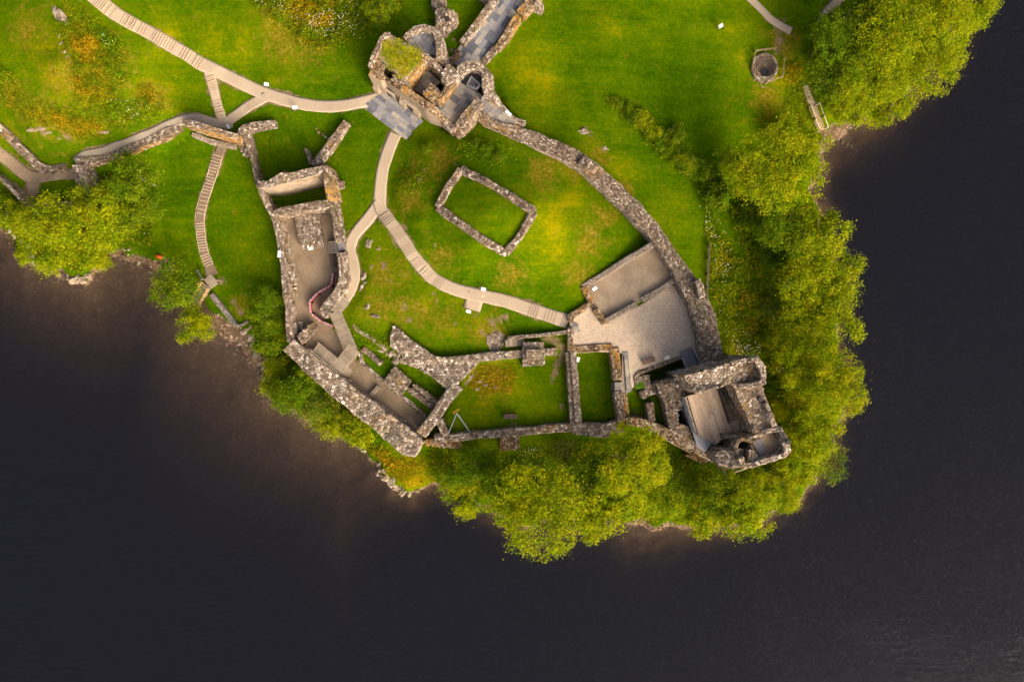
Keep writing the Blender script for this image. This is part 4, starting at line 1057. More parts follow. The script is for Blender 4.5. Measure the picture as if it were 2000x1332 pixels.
# south wall and spiral stair
block(t, [(1396,887),(1412,879),(1442,880),(1446,898),(1452,912),(1424,914),(1402,906)], [6.2,6.8,7.4,7.8,8,7,6.4], -4.6, .4, STONE_DARK, MORTAR_PALE, 'south_wall')
wall(t, [(1446,894,8.2,8),(1452,908,8.2,9),(1470,908,8.4,8),(1487,902,8.5,9)], base=-4.6, size=.42, mat=STONE_PALE, rough=.3, name='south_wall')
wall(t, [(1414,853,5.6,6),(1430,853,6.2,8),(1448,855,7.2,8),(1466,857,8.0,8)], base=-1, size=.4, mat=STONE_DARK, rough=.3, name='inner_wall')
wall(t, [(1439,882,7.6,6),(1437,872,7.4,7),(1442,861,7.4,7),(1453,857,7.5,6),(1464,862,7.7,5)], base=2, size=.38, mat=STONE, rough=.15, name='stair_drum')
mb = MB(); c = P(1453, 874, 4.0); mb.prism([(c.x + 1.5 * math.cos(.42 * i), c.y + 1.5 * math.sin(.42 * i)) for i in range(15)], 3.0, 4.0); mb.build('well_shade_plug', BLACK, t)  # black plug below the treads, painted for the stair's deep shade
c = P(1454, 877, 6.6)
for i in range(12):
    a0 = math.radians(170 + i * 17); a1 = a0 + math.radians(19); z = 6.9 - i * .12
    mb = MB(); mb.prism([(c.x + .12 * math.cos(a0), c.y + .12 * math.sin(a0)), (c.x + 1.45 * math.cos(a0), c.y + 1.45 * math.sin(a0)), (c.x + 1.45 * math.cos(a1), c.y + 1.45 * math.sin(a1)), (c.x + .12 * math.cos(a1), c.y + .12 * math.sin(a1))], z - .18, z)
    mb.build('stair_tread', STEPSTONE, t)
block(t, [(1464,880),(1472,878),(1480,890),(1474,903),(1462,905)], 8.0, 3, .4, STONE_PALE, name='stair_cheek')
# low broken west side
block(t, [(1281,748),(1310,742),(1338,735),(1348,752),(1360,768),(1336,775),(1331,800),(1318,803),(1313,805),(1300,790)], [1.6,2.2,3.4,3.6,3.4,2.4,2.2,2.0,1.8,1.6], -3.2, .38, STONE, MORTAR_PALE, 'west_wall')
block(t, [(1299,788),(1315,804),(1324,806),(1325,828),(1344,833),(1354,862),(1374,882),(1398,894),(1400,903),(1372,893),(1342,874),(1309,838)], [1.6,1.9,2,2,2.2,2.2,2.2,2.6,2.6,2,1.4,1.4], -3.2, .38, STONE, MORTAR_PALE, 'west_wall')
mb = MB(); mb.prism([(p.x, p.y) for p in polyP([(1322,800),(1350,775),(1420,760),(1460,850),(1400,890),(1370,880),(1345,834),(1322,830)], -1)], -3, -.9); mb.build('cellar_floor', plain('shaded_floor', (.05, .042, .036), .95, .3, 2), t)  # floor coloured near black for the shade below the deck
# deck of long boards
ZD = 4.0
dk = thing('viewing_deck', 'tan timber viewing deck with black railings inside the tower', 'deck', P(1390, 820, -.9))
sub = MB(); dpoly = [(1337,775),(1400,759),(1421,826),(1444,819),(1455,850),(1416,853),(1398,869),(1359,848)]
d1 = [(1337,775),(1400,759),(1421,826),(1416,853),(1398,869),(1359,848)]; d2 = [(1421,826),(1444,819),(1455,850),(1416,853)]
sub.prism([(p.x, p.y) for p in polyP(dpoly, ZD)], ZD - .25, ZD - .02); sub.build('deck_frame', TIMBER_DARK, dk)
paving(dk, [d1], ZD, (1340,776), (1362,850), .34, (3.2, 6.0), DECK_TOWER, 'deck_board', .02, .03, .003, seed=8)
paving(dk, [d2], ZD, (1430,824), (1440,850), .34, (1.5, 3.0), DECK_TOWER, 'deck_board', .02, .026, .003, seed=9)
for a, b in (((1336.5,775),(1358.5,848)), ((1358.5,848.5),(1397,869.5))):
    A, B = P(*a, ZD), P(*b, ZD); n = int((B - A).length / .3)
    for i in range(n):
        p = A.lerp(B, (i + .5) / n); d = (B - A).normalized()
        mb = MB(); mb.bar(Vector((p.x, p.y, -.95)) , Vector((p.x, p.y, ZD - .05)), .05 + .01 * (i % 2), .27, up=d); mb.build('cladding_board', CLAD, dk)
cn = [(1332,774),(1339,774),(1361,849),(1391,867),(1376,883),(1361,872),(1344,816)]
mb = MB(); mb.prism([(p.x, p.y) for p in polyP(cn, 3.2)], 3.0, 3.17); cnp = mb.build('lower_canopy', TIMBER_DARK, dk)
paving(cnp, [[(1332,774),(1339,774),(1361,849),(1361,872),(1344,816)], [(1361,849),(1391,867),(1376,883),(1361,872)]], 3.2, (1339,774), (1361,849), .22, (8, 12), CLAD, 'canopy_board', .012, .03, .003, seed=18)
def railing(parent, pts, h=1.05, mat=BLACK, rails=(1.05, .75, .45), post=1.6, name='railing', th=.05):
    mb = MB()
    for i in range(len(pts) - 1):
        a, b = Vector(pts[i]), Vector(pts[i + 1]); L = (b - a).length; k = max(1, round(L / post))
        for r in rails: mb.bar(a + Vector((0, 0, r)), b + Vector((0, 0, r)), th, th)
        for j in range(k + 1):
            p = a.lerp(b, j / k); mb.bar(p, p + Vector((0, 0, h)), th * 1.2, th * 1.2)
    return mb.build(name, mat, parent)
railing(dk, [P(1339,775,ZD), P(1360,847,ZD), P(1398,867,ZD)])
railing(dk, [P(1401,760,ZD), P(1421,825,ZD)], rails=(1.05, .9, .75, .6, .45, .3)); railing(dk, [P(1411,757,ZD + .2), P(1443,818,ZD)], rails=(1.05, .8, .5), th=.07)
for i in range(16):
    t0 = i / 15
    a = P(1421 - 18 * t0, 824 - 66 * t0, ZD); b = P(1441 - 31 * t0, 818 - 62 * t0, ZD); z = ZD - .12 - i * .1
    mb = MB(); mb.bar(Vector((a.x, a.y, z)), Vector((b.x, b.y, z)), .25, .06); mb.build('stair_tread', TIMBER, dk)
# plinths on the loch side
block(t, [(1340,890),(1372,905),(1388,900),(1360,884)], -1.6, -4.6, .4, STONE_WARM, MORTAR_PALE, 'plinth')  # ochre stones carry the orange sunlight on the plinth
pl = thing('fenced_ledge', 'small timber edged earth ledge below the south wall of the tower', 'ledge', P(1425, 915, -4.2))
mb = MB(); mb.prism([(p.x, p.y) for p in polyP([(1402,905),(1418,928),(1458,914),(1450,902)], -1.5)], -4.6, -1.5); mb.build('ledge_floor', TRACK, pl)
e = polyP([(1402,905),(1418,928),(1458,914)], -1.45); mb = MB(); mb.bar(e[0], e[1], .16, .25); mb.bar(e[1], e[2], .16, .25); mb.build('edge_beam', TIMBER_PALE, pl)
# bridge over the ditch
bt = thing('footbridge', 'grey boarded footbridge with steel railings over the tower ditch', 'bridge', P(1345, 705, -3))
ba, bb_ = P(1338, 682, .15), P(1355, 724, .15); u = (bb_ - ba).normalized(); v = Vector((-u.y, u.x, 0)); nb = 16; L = (bb_ - ba).length
for i in range(nb):
    p = ba + u * (L * (i + .5) / nb); mb = MB(); mb.bar(p - v * .85, p + v * .85, L / nb - .015, .08); mb.build('bridge_board', DECK_GREY, bt)
mb = MB(); mb.bar(ba + v * .7 - Vector((0, 0, .14)), bb_ + v * .7 - Vector((0, 0, .14)), .12, .2); mb.bar(ba - v * .7 - Vector((0, 0, .14)), bb_ - v * .7 - Vector((0, 0, .14)), .12, .2); mb.build('beam', STEEL, bt)
for s in (-1, 1): railing(bt, [ba + v * .95 * s + u * (.9 if s < 0 else .5), bb_ + v * .95 * s], mat=STEEL, rails=(1.05, .8, .55, .3), post=.5)

# ------------------------------------------------------------------ timber walkways and stairs
def walkway(parent, a, b, z0, z1, wpx, mat, bw=.2, name='deck_board', mitre=0):
    A, B = P(*a, z0), P(*b, z1); u = B - A; L = math.hypot(u.x, u.y); d = Vector((u.x / L, u.y / L, 0)); v = Vector((-d.y, d.x, 0))
    w_ = wpx * SCALE * (HEIGHT - (z0 + z1) / 2) / HEIGHT; n = int(L / bw)
    for i in range(n):
        p = A.lerp(B, (i + .5) / n)
        mb = MB(); mb.bar(p - v * w_ / 2, p + v * w_ / 2, L / n - .035, .06); mb.build(name, mat, parent)
    for s in (-1, 1):
        mb = MB(); mb.bar(A + v * s * (w_ / 2 - .1) - Vector((0, 0, .13)), B + v * s * (w_ / 2 - .1) - Vector((0, 0, .13)), .1, .18); mb.build('bearer', TIMBER_DARK, parent)
    return A, B, v * w_ / 2

bw = thing('boardwalk', 'zigzag grey timber boardwalk descending through the great hall', 'boardwalk', P(665, 660, -2.3))
A1, B1, v1 = walkway(bw, (674,583), (654,611), .05, -.15, 22, DECK)
A2, B2, v2 = walkway(bw, (655,609), (688,684), -.16, -.9, 22, DECK)
A3, B3, v3 = walkway(bw, (694,681), (666,715), -.95, -1.35, 23, DECK)
A4, B4, v4 = walkway(bw, (617,677), (672,722), -1.38, -1.40, 20, DECK)
for z, a in ((-1.65, 0), (-1.95, 4), (-2.3, 8), (-2.6, 12)):
    p = P(673 + a * .8, 722 + a * .7, z); d = (B4 - A4); d.z = 0; d.normalize(); v = Vector((-d.y, d.x, 0))
    mb = MB(); mb.bar(p - v * .65, p + v * .65, .32, .08); mb.build('stair_tread', DECK, bw)
R2 = dict(mat=DECK, rails=(1.0, .55), post=1.5, th=.055)
railing(bw, [A2 - v2 + Vector((.1, .1, 0)), B2 - v2], **R2); railing(bw, [A2 + v2, B2 + v2], **R2)
railing(bw, [A3 - v3, B3 - v3 * 1.02], **R2); railing(bw, [A3 + v3, B3 + v3], **R2); railing(bw, [A4 + v4, B4 + v4 - (B4 - A4) * .3], **R2); railing(bw, [A4 - v4, B4 - v4], **R2)
for q in (A2, B2, A3, B3, A4, B4):
    for s in (-1, 1):
        p = q + (v2 if q in (A2, B2) else v3 if q in (A3, B3) else v4) * s * .9
        mb = MB(); mb.bar(Vector((p.x, p.y, -3.1)), Vector((p.x, p.y, p.z - .05)), .12, .12); mb.build('post', TIMBER_DARK, bw)

st = thing('timber_stair', 'short timber stair dropping from the path into the great hall', 'stair', P(652, 482, -2.3))
for i in range(7):
    x = 662 - i * 3.2; z = -.1 - i * .3
    a, b = P(x, 471.5 - .1 * i, z), P(x + 1, 492, z); mb = MB(); mb.bar(a, b, .28, .07); mb.build('stair_tread', DECK, st)
a = [P(663, 471, 0), P(641, 473, -1.95)]; b = [P(664, 493, 0), P(643, 494, -1.95)]
for q in (a, b):
    mb = MB(); mb.bar(q[0] - Vector((0, 0, .1)), q[1] - Vector((0, 0, .1)), .08, .3); mb.build('stringer', TIMBER_PALE, st)
mb = MB(); mb.prism([(p.x, p.y) for p in polyP([(660,472),(672,474),(673,487),(661,491)], .12)], -2.2, .16); mb.build('threshold_slab', DECK_GREY, st)

js = thing('jetty_stair', 'railed timber stair from the lower path down to the shingle', 'stair', P(398, 575, -8))
mb = MB(); lp = [(399,548),(409,536),(414,537),(427,552),(420,559),(411,565)]
paving(js, [lp], -5.9, (401,546), (412,563), .24, (3, 4), DECK, 'deck_board', .02, .06, .003, seed=12)
for i in range(9):
    z = -6.05 - i * .2; c = (404 - i * 2.25 + .5, 560 + i * 4.1)
    a, b = P(c[0] - 7.5, c[1] - 4.2, z), P(c[0] + 7.5, c[1] + 4.2, z); mb = MB(); mb.bar(a, b, .27, .07); mb.build('stair_tread', DECK, js)
W = dict(mat=plain('yellow_pine', (.50, .33, .13), .75, .2, 4), rails=(1.0, .5), post=1.2, th=.10)
railing(js, [P(398, 553, -5.9), P(377, 590, -7.7)], **W); railing(js, [P(411, 565, -5.9), P(392, 597, -7.7)], **W)
railing(js, [P(400, 547, -5.9), P(392, 556, -6.2)], mat=DECK, rails=(1.0,), th=.09); railing(js, [P(412, 565, -5.9), P(428, 552, -5.9), P(431, 549, -5.9)], mat=DECK, rails=(1.0,), th=.09)
railing(js, [P(400, 545, -5.9), P(389, 529, -5.9)], mat=STEEL, rails=(1.0, .5), th=.06)
ts = thing('timber_stair', 'flight of timber steps with pale handrails down to the east beach', 'stair', G(1597, 228))
zt, zb = G(1587, 210).z + .12, G(1604, 254).z + .2
prof = []
for i in range(13):
    t0 = i / 12; c = (1587 + 17 * t0, 210 + 44 * t0)
    prof.append(max(G(c[0] + dx, c[1] - .38 * dx).z for dx in (-7, 0, 7)) + .14)
for i in range(13):
    t0 = i / 12; c = (1587 + 17 * t0, 210 + 44 * t0); z = prof[i]
    a, b = P(c[0] - 7.5, c[1] + 3, z), P(c[0] + 7.5, c[1] - 3, z); mb = MB(); mb.bar(a, b, .27, .12); mb.build('stair_tread', TIMBER_TAN, ts)
q = [P(1579, 212, prof[0] - .1), P(1594, 206, prof[0] - .1), P(1603.5, 229, prof[6] - .1), P(1612, 251, prof[12] - .1), P(1597, 257, prof[12] - .1), P(1588.5, 235, prof[6] - .1)]
mb = MB(); mb.prism([(p.x, p.y) for p in q], [p.z - .8 for p in q], [p.z for p in q]); mb.build('stair_frame', PATH_DARK, ts)
for sx in (-1, 1):
    railing(ts, [P(1587 + sx * 8, 210 - sx * 3 - 2, prof[0]), P(1595.5 + sx * 8, 232 - sx * 3, prof[6]), P(1604 + sx * 8, 255 - sx * 3, prof[12])], mat=TIMBER_PALE, rails=(.95,), th=.12)

# stone stair between middle wall and stair wall
ss = thing('stone_stair', 'flight of worn stone steps beside the raised block of the middle wall', 'stair', G(1020, 666))
for i in range(15):
    x = 989 + i * 4.55; z = -.05 - i * .105
    a, b = P(x, 664.5 - .35 * i, z), P(x + .6, 677.5 - .35 * i, z); mb = MB(); mb.bar(a, b, .34, .3); mb.build('step', STEPSTONE, ss)
# stone doorsteps and drain in the court
mb = MB(); mb.prism([(p.x, p.y) for p in polyP([(1194,747),(1199,747),(1200,764),(1195,764)], -1.3)], -1.8, -1.3); tag(mb.build('door_step', STEPSTONE), 'pale stone door step leading from the court into the walled green', 'step')
cp = bed('court_pavement', [(1215,690),(1226,690),(1232,764),(1222,768),(1200,764),(1200,746),(1214,746)], .04)
paving(cp, [[(1215,688),(1226,688),(1234,764),(1222,768)], [(1200,747),(1216,746),(1220,767),(1201,764)], [(1113,628),(1130,632),(1133,648),(1112,650)]], .04, (1217,700), (1222,760), .55, (.5, 1.2), FLAG_WARM, seed=15)
mb = MB(); mb.bar(P(1218, 694, .17), P(1223, 762, .17), .12, .05); mb.build('drain_channel', BLACK, cp)
gu = wthing('rubble_apron', 'patch of rough bare stones on the lawn west of the stone stair', 968, 665, 'stones')
for q in ([(950,656),(962,652),(972,648),(985,652),(985,672),(975,684),(958,686),(952,672)],):
    block(gu, q, [G(*p).z + .04 for p in q], min(G(*p).z for p in q) - .4, .4, STONE_DARK, TRACK, lift=.2, face=0)

# retaining wall on the beach
rw = wthing('beach_wall', 'slim grey stone revetment running along the shingle below the lawn', 435, 605)
wall(rw, [(412,575,-6.2,9),(436,604,-6.4,9),(460,636,-6.6,9)], base=-8.3, size=.34, mat=slab_mat('slate', [(0, (.13, .115, .10)), (1, (.30, .265, .23))]), rough=.06)
wall(rw, [(460,636,-6.6,4),(474,634,-6.6,4),(484,626,-6.4,5)], base=-8.2, size=.34, rough=.06, mat=STONE_PALE)

# round kiln with fence
kt = wthing('lime_kiln', 'round stone lined pit with a dark bottom on the east lawn', 1495, 130, 'kiln')
kc = G(1494, 131); rr = 1.65; z1 = kc.z + .55
ring = [(1494 + 23.5 * math.cos(2 * math.pi * i / 18) * (1.0), 131 + 25 * math.sin(2 * math.pi * i / 18), z1, 5) for i in range(19)]
wall(kt, ring, base=kc.z - .8, size=.34, mat=STONE_PALE, rough=.06, closed=True, name='rim_wall')
fun = MB(); n = 20; cc = P(1494, 131, z1); c2 = P(1492, 141, kc.z + .15)
st_ = Stones(); rngk = random.Random(3)
top = [Vector((cc.x + 1.6 * math.cos(2 * math.pi * i / n), cc.y + 1.6 * math.sin(2 * math.pi * i / n), z1 + .03)) for i in range(n + 1)]
bot = [Vector((c2.x + .62 * math.cos(2 * math.pi * i / n), c2.y + .62 * math.sin(2 * math.pi * i / n), kc.z + .12)) for i in range(n + 1)]
V = top[:-1] + bot[:-1]; F = [(i, (i + 1) % n, n + (i + 1) % n, n + i) for i in range(n)]
fo = link_mesh('pit_lining', V, F, MORTAR, kt)
strip(st_, top, bot, .32, rngk, .2, True); st_.flush(fo, STONE_DARK)
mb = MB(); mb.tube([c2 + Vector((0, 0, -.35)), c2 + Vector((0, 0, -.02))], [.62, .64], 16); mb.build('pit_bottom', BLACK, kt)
kf = thing('post_fence', 'low timber rail fence around the round pit', 'fence', G(1475, 115))
for a, b in (((1467,130),(1473,104)), ((1474,103),(1511,99)), ((1529,118),(1526,152)), ((1525,153),(1494,166)), ((1467,132),(1478,152))):
    A, B = G(*a), G(*b); mb = MB()
    for z in (.9, .5): mb.bar(A + Vector((0, 0, z)), B + Vector((0, 0, z)), .05, .07)
    mb.build('rail', plain('grey_rail', (.34, .23, .13), .8, .2, 3), kf)
    for q in (A, A.lerp(B, .5), B):
        mb = MB(); mb.bar(q - Vector((0, 0, .3)), q + Vector((0, 0, 1.0)), .1, .1); mb.build('post', TIMBER, kf)
df = thing('post_fence', 'thin dark fence line on the grass beside the curtain wall', 'fence', G(1380, 540))
pts_ = [(1383,478),(1381,505),(1380,535),(1379,562),(1378,588)]
for i in range(len(pts_) - 1):
    A, B = G(*pts_[i]), G(*pts_[i + 1]); mb = MB()
    for z in (1.0, .6, .25): mb.bar(A + Vector((0, 0, z)), B + Vector((0, 0, z)), .08, .1)
    mb.build('rail', TIMBER_DARK, df)
    mb = MB(); mb.bar(A - Vector((0, 0, .3)), A + Vector((0, 0, 1.15)), .12, .12); mb.build('post', TIMBER_DARK, df)

# ------------------------------------------------------------------ information panels, benches, barriers
def panel(px, py, label, ang, z=None, sx=.66, sy=.44, post=True):
    g = G(px, py) if z is None else P(px, py, z)
    t = thing('information_panel', label, 'sign', g, 'white information panels')
    d = Vector((math.cos(ang), math.sin(ang), 0)); v = Vector((-d.y, d.x, 0)); tilt = (v * .93 + Vector((0, 0, .38))).normalized()
    c = g + Vector((0, 0, .95))
    # panel plate, tilted back
    nrm = d.cross(tilt)
    mb = MB(); mb.bar(c - d * sx / 2, c + d * sx / 2, sy, .04, up=nrm); p = mb.build('plate', WHITE, t)
    mb = MB()
    mb.bar(c - d * sx * .36 + nrm * .024 + tilt * sy * .18, c + d * sx * .1 + nrm * .024 + tilt * sy * .18, .1, .006, up=nrm); mb.bar(c - d * sx * .36 + nrm * .024 - tilt * sy * .15, c - d * sx * .02 + nrm * .024 - tilt * sy * .15, .17, .006, up=nrm)
    mb.build('print', plain('panel_print', (.62, .62, .64), .5, .1, 5), p)
    for s in (-1, 1):
        mb = MB(); mb.bar(g + d * s * sx * .3 - Vector((0, 0, .2)), c + d * s * sx * .3 - Vector((0, 0, .04)), .07, .07); mb.build('leg', STEEL, t)
    return t
for a in ((525,170,'white panel on the upper edge of the tan path left of the gatehouse',-.2), (580,215,'white panel on the lower edge of the tan path left of the forecourt',.1), (451,252,'white panel at the inner corner of the gateway wall',-.9), (945,566,'white panel above the tan path south of the chapel foundation',-.2), (916,609,'white panel at the tip of the square path spur',-.25),
          (610,487,'white panel in front of the rubble block in the great hall',.1), (1404,57,'white panel alone on the upper east lawn',.6), (1160,565,'white panel in the corner of the small house',.6), (1300,698,'white panel beside the bench at the tower ditch',.3)):
    panel(*a)
panel(550, 498, 'white panel mounted on the west wall of the great hall', 1.5, -.9, .95, .42)
panel(1095, 228, 'unused', 0) if False else None
panel(993, 226, 'white panel with dark print on the gatehouse wall walk', -.8, 2.7, .95, .45)
panel(1128, 702, 'white panel in the corner of the walled green', 1.3)

def bench(px, py, label, ang, z=None, L=1.8):
    g = G(px, py) if z is None else P(px, py, z)
    t = thing('bench', label, 'bench', g, 'dark timber benches')
    d = Vector((math.cos(ang), math.sin(ang), 0)); v = Vector((-d.y, d.x, 0)); up = Vector((0, 0, 1))
    for i in range(4):
        c = g + v * (-.22 + .145 * i) + up * .45; mb = MB(); mb.bar(c - d * L / 2, c + d * L / 2, .12, .05); mb.build('seat_slat', BENCHWOOD, t)
    for i in range(2):
        c = g + v * (.32 + .03 * i) + up * (.62 + .18 * i); mb = MB(); mb.bar(c - d * L / 2, c + d * L / 2, .05, .12); mb.build('back_slat', BENCHWOOD, t)
    for s in (-1, 1):
        for k, hh in ((-.2, .42), (.3, .9)):
            mb = MB(); mb.bar(g + d * s * L * .42 + v * k - up * .1, g + d * s * L * .42 + v * k + up * hh, .09, .09); mb.build('leg', BENCHWOOD, t)
        mb = MB(); mb.bar(g + d * s * L * .42 - v * .26 + up * .63, g + d * s * L * .42 + v * .32 + up * .63, .08, .06); mb.build('armrest', BENCHWOOD, t)
bench(997, 813, 'dark timber bench alone on the south lawn', 0)
bench(1324, 566, 'dark red timber bench against the curtain wall in the courtyard', math.radians(-58))
bench(1266, 705, 'maroon timber bench at the edge of the tower ditch', math.radians(17))
bench(651, 511, 'dark timber bench below the timber stair in the great hall', math.radians(-80))

BP = [(654,534),(650,559),(624,573),(608,590),(611,613),(632,629),(655,638)]
names = ['nearest the bench by the hall wall', 'angled below the one by the hall wall', 'at the upper bend of the barrier line', 'at the leftmost point of the barrier line', 'at the lower bend of the barrier line', 'ending against the boardwalk']
for i in range(6):
    A, B = P(*BP[i], -2.27), P(*BP[i + 1], -2.27); u = (B - A); L = u.length; u.normalize(); v = Vector((-u.y, u.x, 0))
    t = thing('safety_barrier', 'red and white plastic barrier ' + names[i], 'barrier', A, 'red and white plastic barriers')
    A = A + u * .06; B = B - u * .06; up = Vector((0, 0, 1))
    mb = MB(); mb.bar(A + up * .55, B + up * .55, .13, .8); mb.build('panel', RED, t)
    for s in (-1, 1):
        mb = MB(); mb.bar(A + up * .95 + v * .09 * s, B + up * .95 + v * .075 * s, .03, .06); mb.build('rail', WHITE, t)
    for k in range(1, 6):
        p = A.lerp(B, k / 6) + up * .94; mb = MB(); mb.bar(p + up * .03 - u * .07, p + up * .03 + u * .07, .06, .06); mb.build('stripe', WHITE if k % 2 else RED, t)
    for e_ in (A, B):
        mb = MB(); mb.bar(e_ - v * .3 + up * .05, e_ + v * .3 + up * .05, .18, .1); mb.build('foot', BLACK, t)

tf = thing('triangular_fence', 'triangular steel fence enclosure with yellow feet on the south lawn', 'fence', P(893, 835, -1.6))
T = [P(893, 806, -1.6), P(921, 846, -1.6), P(874, 852, -1.6)]; up = Vector((0, 0, 1))
for i in range(3):
    A, B = T[i], T[(i + 1) % 3]
    mb = MB()
    for z in (.1, 1.05): mb.bar(A + up * z, B + up * z, .045, .045)
    n = int((B - A).length / .25)
    for k in range(n + 1):
        p = A.lerp(B, k / n); mb.bar(p + up * .1, p + up * 1.05, .025, .025)
    mb.build('fence_panel', plain('pale_steel', (.6, .62, .6), .4, .1, 2, .5), tf)
    mb = MB(); d = (A - B).normalized(); q = Vector((-d.y, d.x, 0)); 
    for s in (-.35, .1): mb.bar(A + d * .2 - q * .5 + up * .06 - d * s * .5, A + d * .2 + q * .5 + up * .06 - d * s * .5, .09, .1)
    mb.build('foot', YELLOW, tf)

of = thing('dinghy_cover', 'small bright orange float lying on the shore stones', 'float', G(312, 501))
g = G(313, 502) + Vector((0, 0, .3)); mb = MB(); mb.tube([g + Vector((-.45, .18, 0)), g + Vector((-.3, .12, .05)), g + Vector((0, 0, .1)), g + Vector((.32, -.12, .05)), g + Vector((.45, -.18, 0))], [.05, .26, .3, .25, .05], 10); mb.build('float_body', ORANGE, of, True)
mb = MB(); mb.tube([g + Vector((.45, -.18, 0)), g + Vector((.6, -.1, -.15)), g + Vector((.75, -.25, -.25))], [.03, .03, .03], 6); mb.build('rope', TIMBER_PALE, of)
of.name = 'shore_float'

# ------------------------------------------------------------------ rocks
import bmesh
def rock_mesh(seed, flat=.6, rough=.45):
    bm = bmesh.new(); bmesh.ops.create_icosphere(bm, subdivisions=3, radius=1)
    for v in bm.verts:
        p = v.co.copy(); n = mnoise.fractal(p * 1.3 + Vector((seed * 7.1, 0, 0)), 1.0, 2.0, 4) + .5 * (mnoise.cell(p * 1.6 + Vector((seed, 0, 0))) - .5)
        v.co = p * (1 + rough * n); v.co.z *= flat
    me = bpy.data.meshes.new('rock'); bm.to_mesh(me); bm.free(); return me
RM = [rock_mesh(i, .55 + .1 * (i % 3)) for i in range(6)]
ROCKS = []
def rock(name, px, py, rpx, label, mat, group=None, cat='rock', sink=.25, stretch=1.4, ang=None, zs=1.0):
    g = G(px, py); r = rpx * SCALE
    key = (mat.name, RK.setdefault('n', 0) % 6); RK['n'] += 1
    if key not in RK:
        m = RM[key[1]].copy(); m.materials.clear(); m.materials.append(mat); RK[key] = m
    o = bpy.data.objects.new(name, RK[key]); COL.objects.link(o)
    o.location = (g.x, g.y, max(g.z, WATER - .3) + r * (.2 - sink)); o.scale = (r * stretch, r / stretch ** .5, r * zs)
    o.rotation_euler = (R.uniform(-.2, .2), R.uniform(-.2, .2), R.uniform(0, 6.3) if ang is None else ang)
    if group: ROCKS.append((group, px, o))
    return tag(o, label, cat, group)
RK = {}
for px, py, r, a in ((722,476,8,1.2),(712,540,8,1.3),(706,562,6,1.1),(718,598,6,1.0),(733,616,6,-.3),(740,486,4,0),(726,520,3,1),(714,552,4,.4)):
    rock('rock_outcrop', px, py, r, 'pale bedrock showing through the grass right of the hall path', ROCK, 'bedrock beside the hall path', 'rock', .3, 1.35, a, .7)
for px, py, r, a in ((695,640,6,-.8),(706,648,6,-.7),(716,655,5,-.7),(728,662,7,-.8),(740,672,6,-.7),(752,680,7,-.6),(745,685,5,0)):
    rock('rock_outcrop', px, py, r, 'mossy bedrock on the slope above the boardwalk', ROCK, 'bedrock above the boardwalk', 'rock', .3, 1.5, a, .7)
for px, py, r in ((764,690,8),(776,698,8),(788,702,8),(772,706,6)):
    rock('boulder', px, py, r, 'rounded grey boulder at the foot of the wide rubble wall', ROCK, 'boulders under the wide rubble wall', 'boulder', .05, 1.2, None, .8)
for px, py, r, a in ((920,735,9,.9),(935,745,6,.3),(950,752,5,.1),(965,757,4,0),(985,735,3,0),(935,760,4,0),(912,745,6,1)):
    rock('rock_outcrop', px, py, r, 'grey bedrock in golden grass at the north west of the bench lawn', ROCK, 'bedrock in the bench lawn', 'rock', .4, 1.5, a, .6)
rock('rock_outcrop', 1136, 257, 9, 'grey rock hump on the lawn outside the curtain wall', ROCK, None, 'rock', .35, 1.4, .2, .7)
rock('rock_outcrop', 1178, 292, 6, 'flat rock scar on the lawn outside the curtain wall', ROCK, None, 'rock', .5, 1.6, .2, .4)
rock('rock_outcrop', 121, 36, 10, 'big pale orange boulder on the western mound', ROCK_PALE, None, 'rock', .2, 1.3, 1.9, 1)
rock('rock_outcrop', 107, 22, 7, 'dark rock cleft beside the pale boulder on the western mound', ROCK, None, 'rock', .3, 1.9, 1.7, .7)
for px, py, r in ((116,72,3),(119,85,3),(125,103,3),(130,112,3)):
    rock('rock_outcrop', px, py, r, 'small pale rock in the line below the big boulder', ROCK_PALE, 'line of small rocks on the mound', 'rock', .3, 1.5, 1.2, .6)
for px, py, r in ((65,252,7),(80,250,7),(96,258,5),(192,257,7),(205,258,5),(115,270,3)):
    rock('rock_outcrop', px, py, r, 'weathered rock breaking out of the foot of the western mound', ROCK, 'rocks at the foot of the mound', 'rock', .4, 1.7, .1, .5)
for px, py, r in ((62,498,7),(67,513,6),(80,520,6),(115,536,6),(100,528,5),(135,541,7),(150,545,10),(160,547,8),(172,540,6),(56,480,6),(42,470,6),(28,460,5),(22,448,6),(48,492,5),(88,522,5)):
    rock('boulder', px, py, r, 'pale lit boulder at the water edge of the wooded western point', ROCK_PALE, 'boulders round the western point', 'boulder', .1, 1.3)
for px, py, r in ((742,905,6),(748,918,8),(755,930,9),(765,944,9),(778,953,8),(790,960,8),(800,963,6),(812,958,6),(705,872,5),(712,880,4),(738,925,5),(770,935,6)):
    rock('boulder', px, py, r, 'pale jagged rock at the water edge below the south west wall', ROCK_PALE if r > 6 else ROCK, 'rocks below the south west wall', 'boulder', .1, 1.4)
for px, py, r in ((455,603,0),(426,615,5),(432,640,4),(452,657,6),(462,661,5),(468,672,6),(475,668,4),(470,640,4),(484,662,4)):
    if r: rock('boulder', px, py, r * .6, 'loose pale boulder on the shingle below the revetment', ROCK_PALE, 'boulders on the shingle', 'boulder', .1, 1.2)
for px, py, r in ((478,645,9),(490,655,9),(496,668,8),(503,690,8),(510,708,7),(488,640,7),(498,680,6),(515,716,5)):
    rock('rock_outcrop', px, py, r, 'flat grey bedrock slab between shingle and tree line', ROCK, 'bedrock at the shingle', 'rock', .4, 1.5, .8, .5)
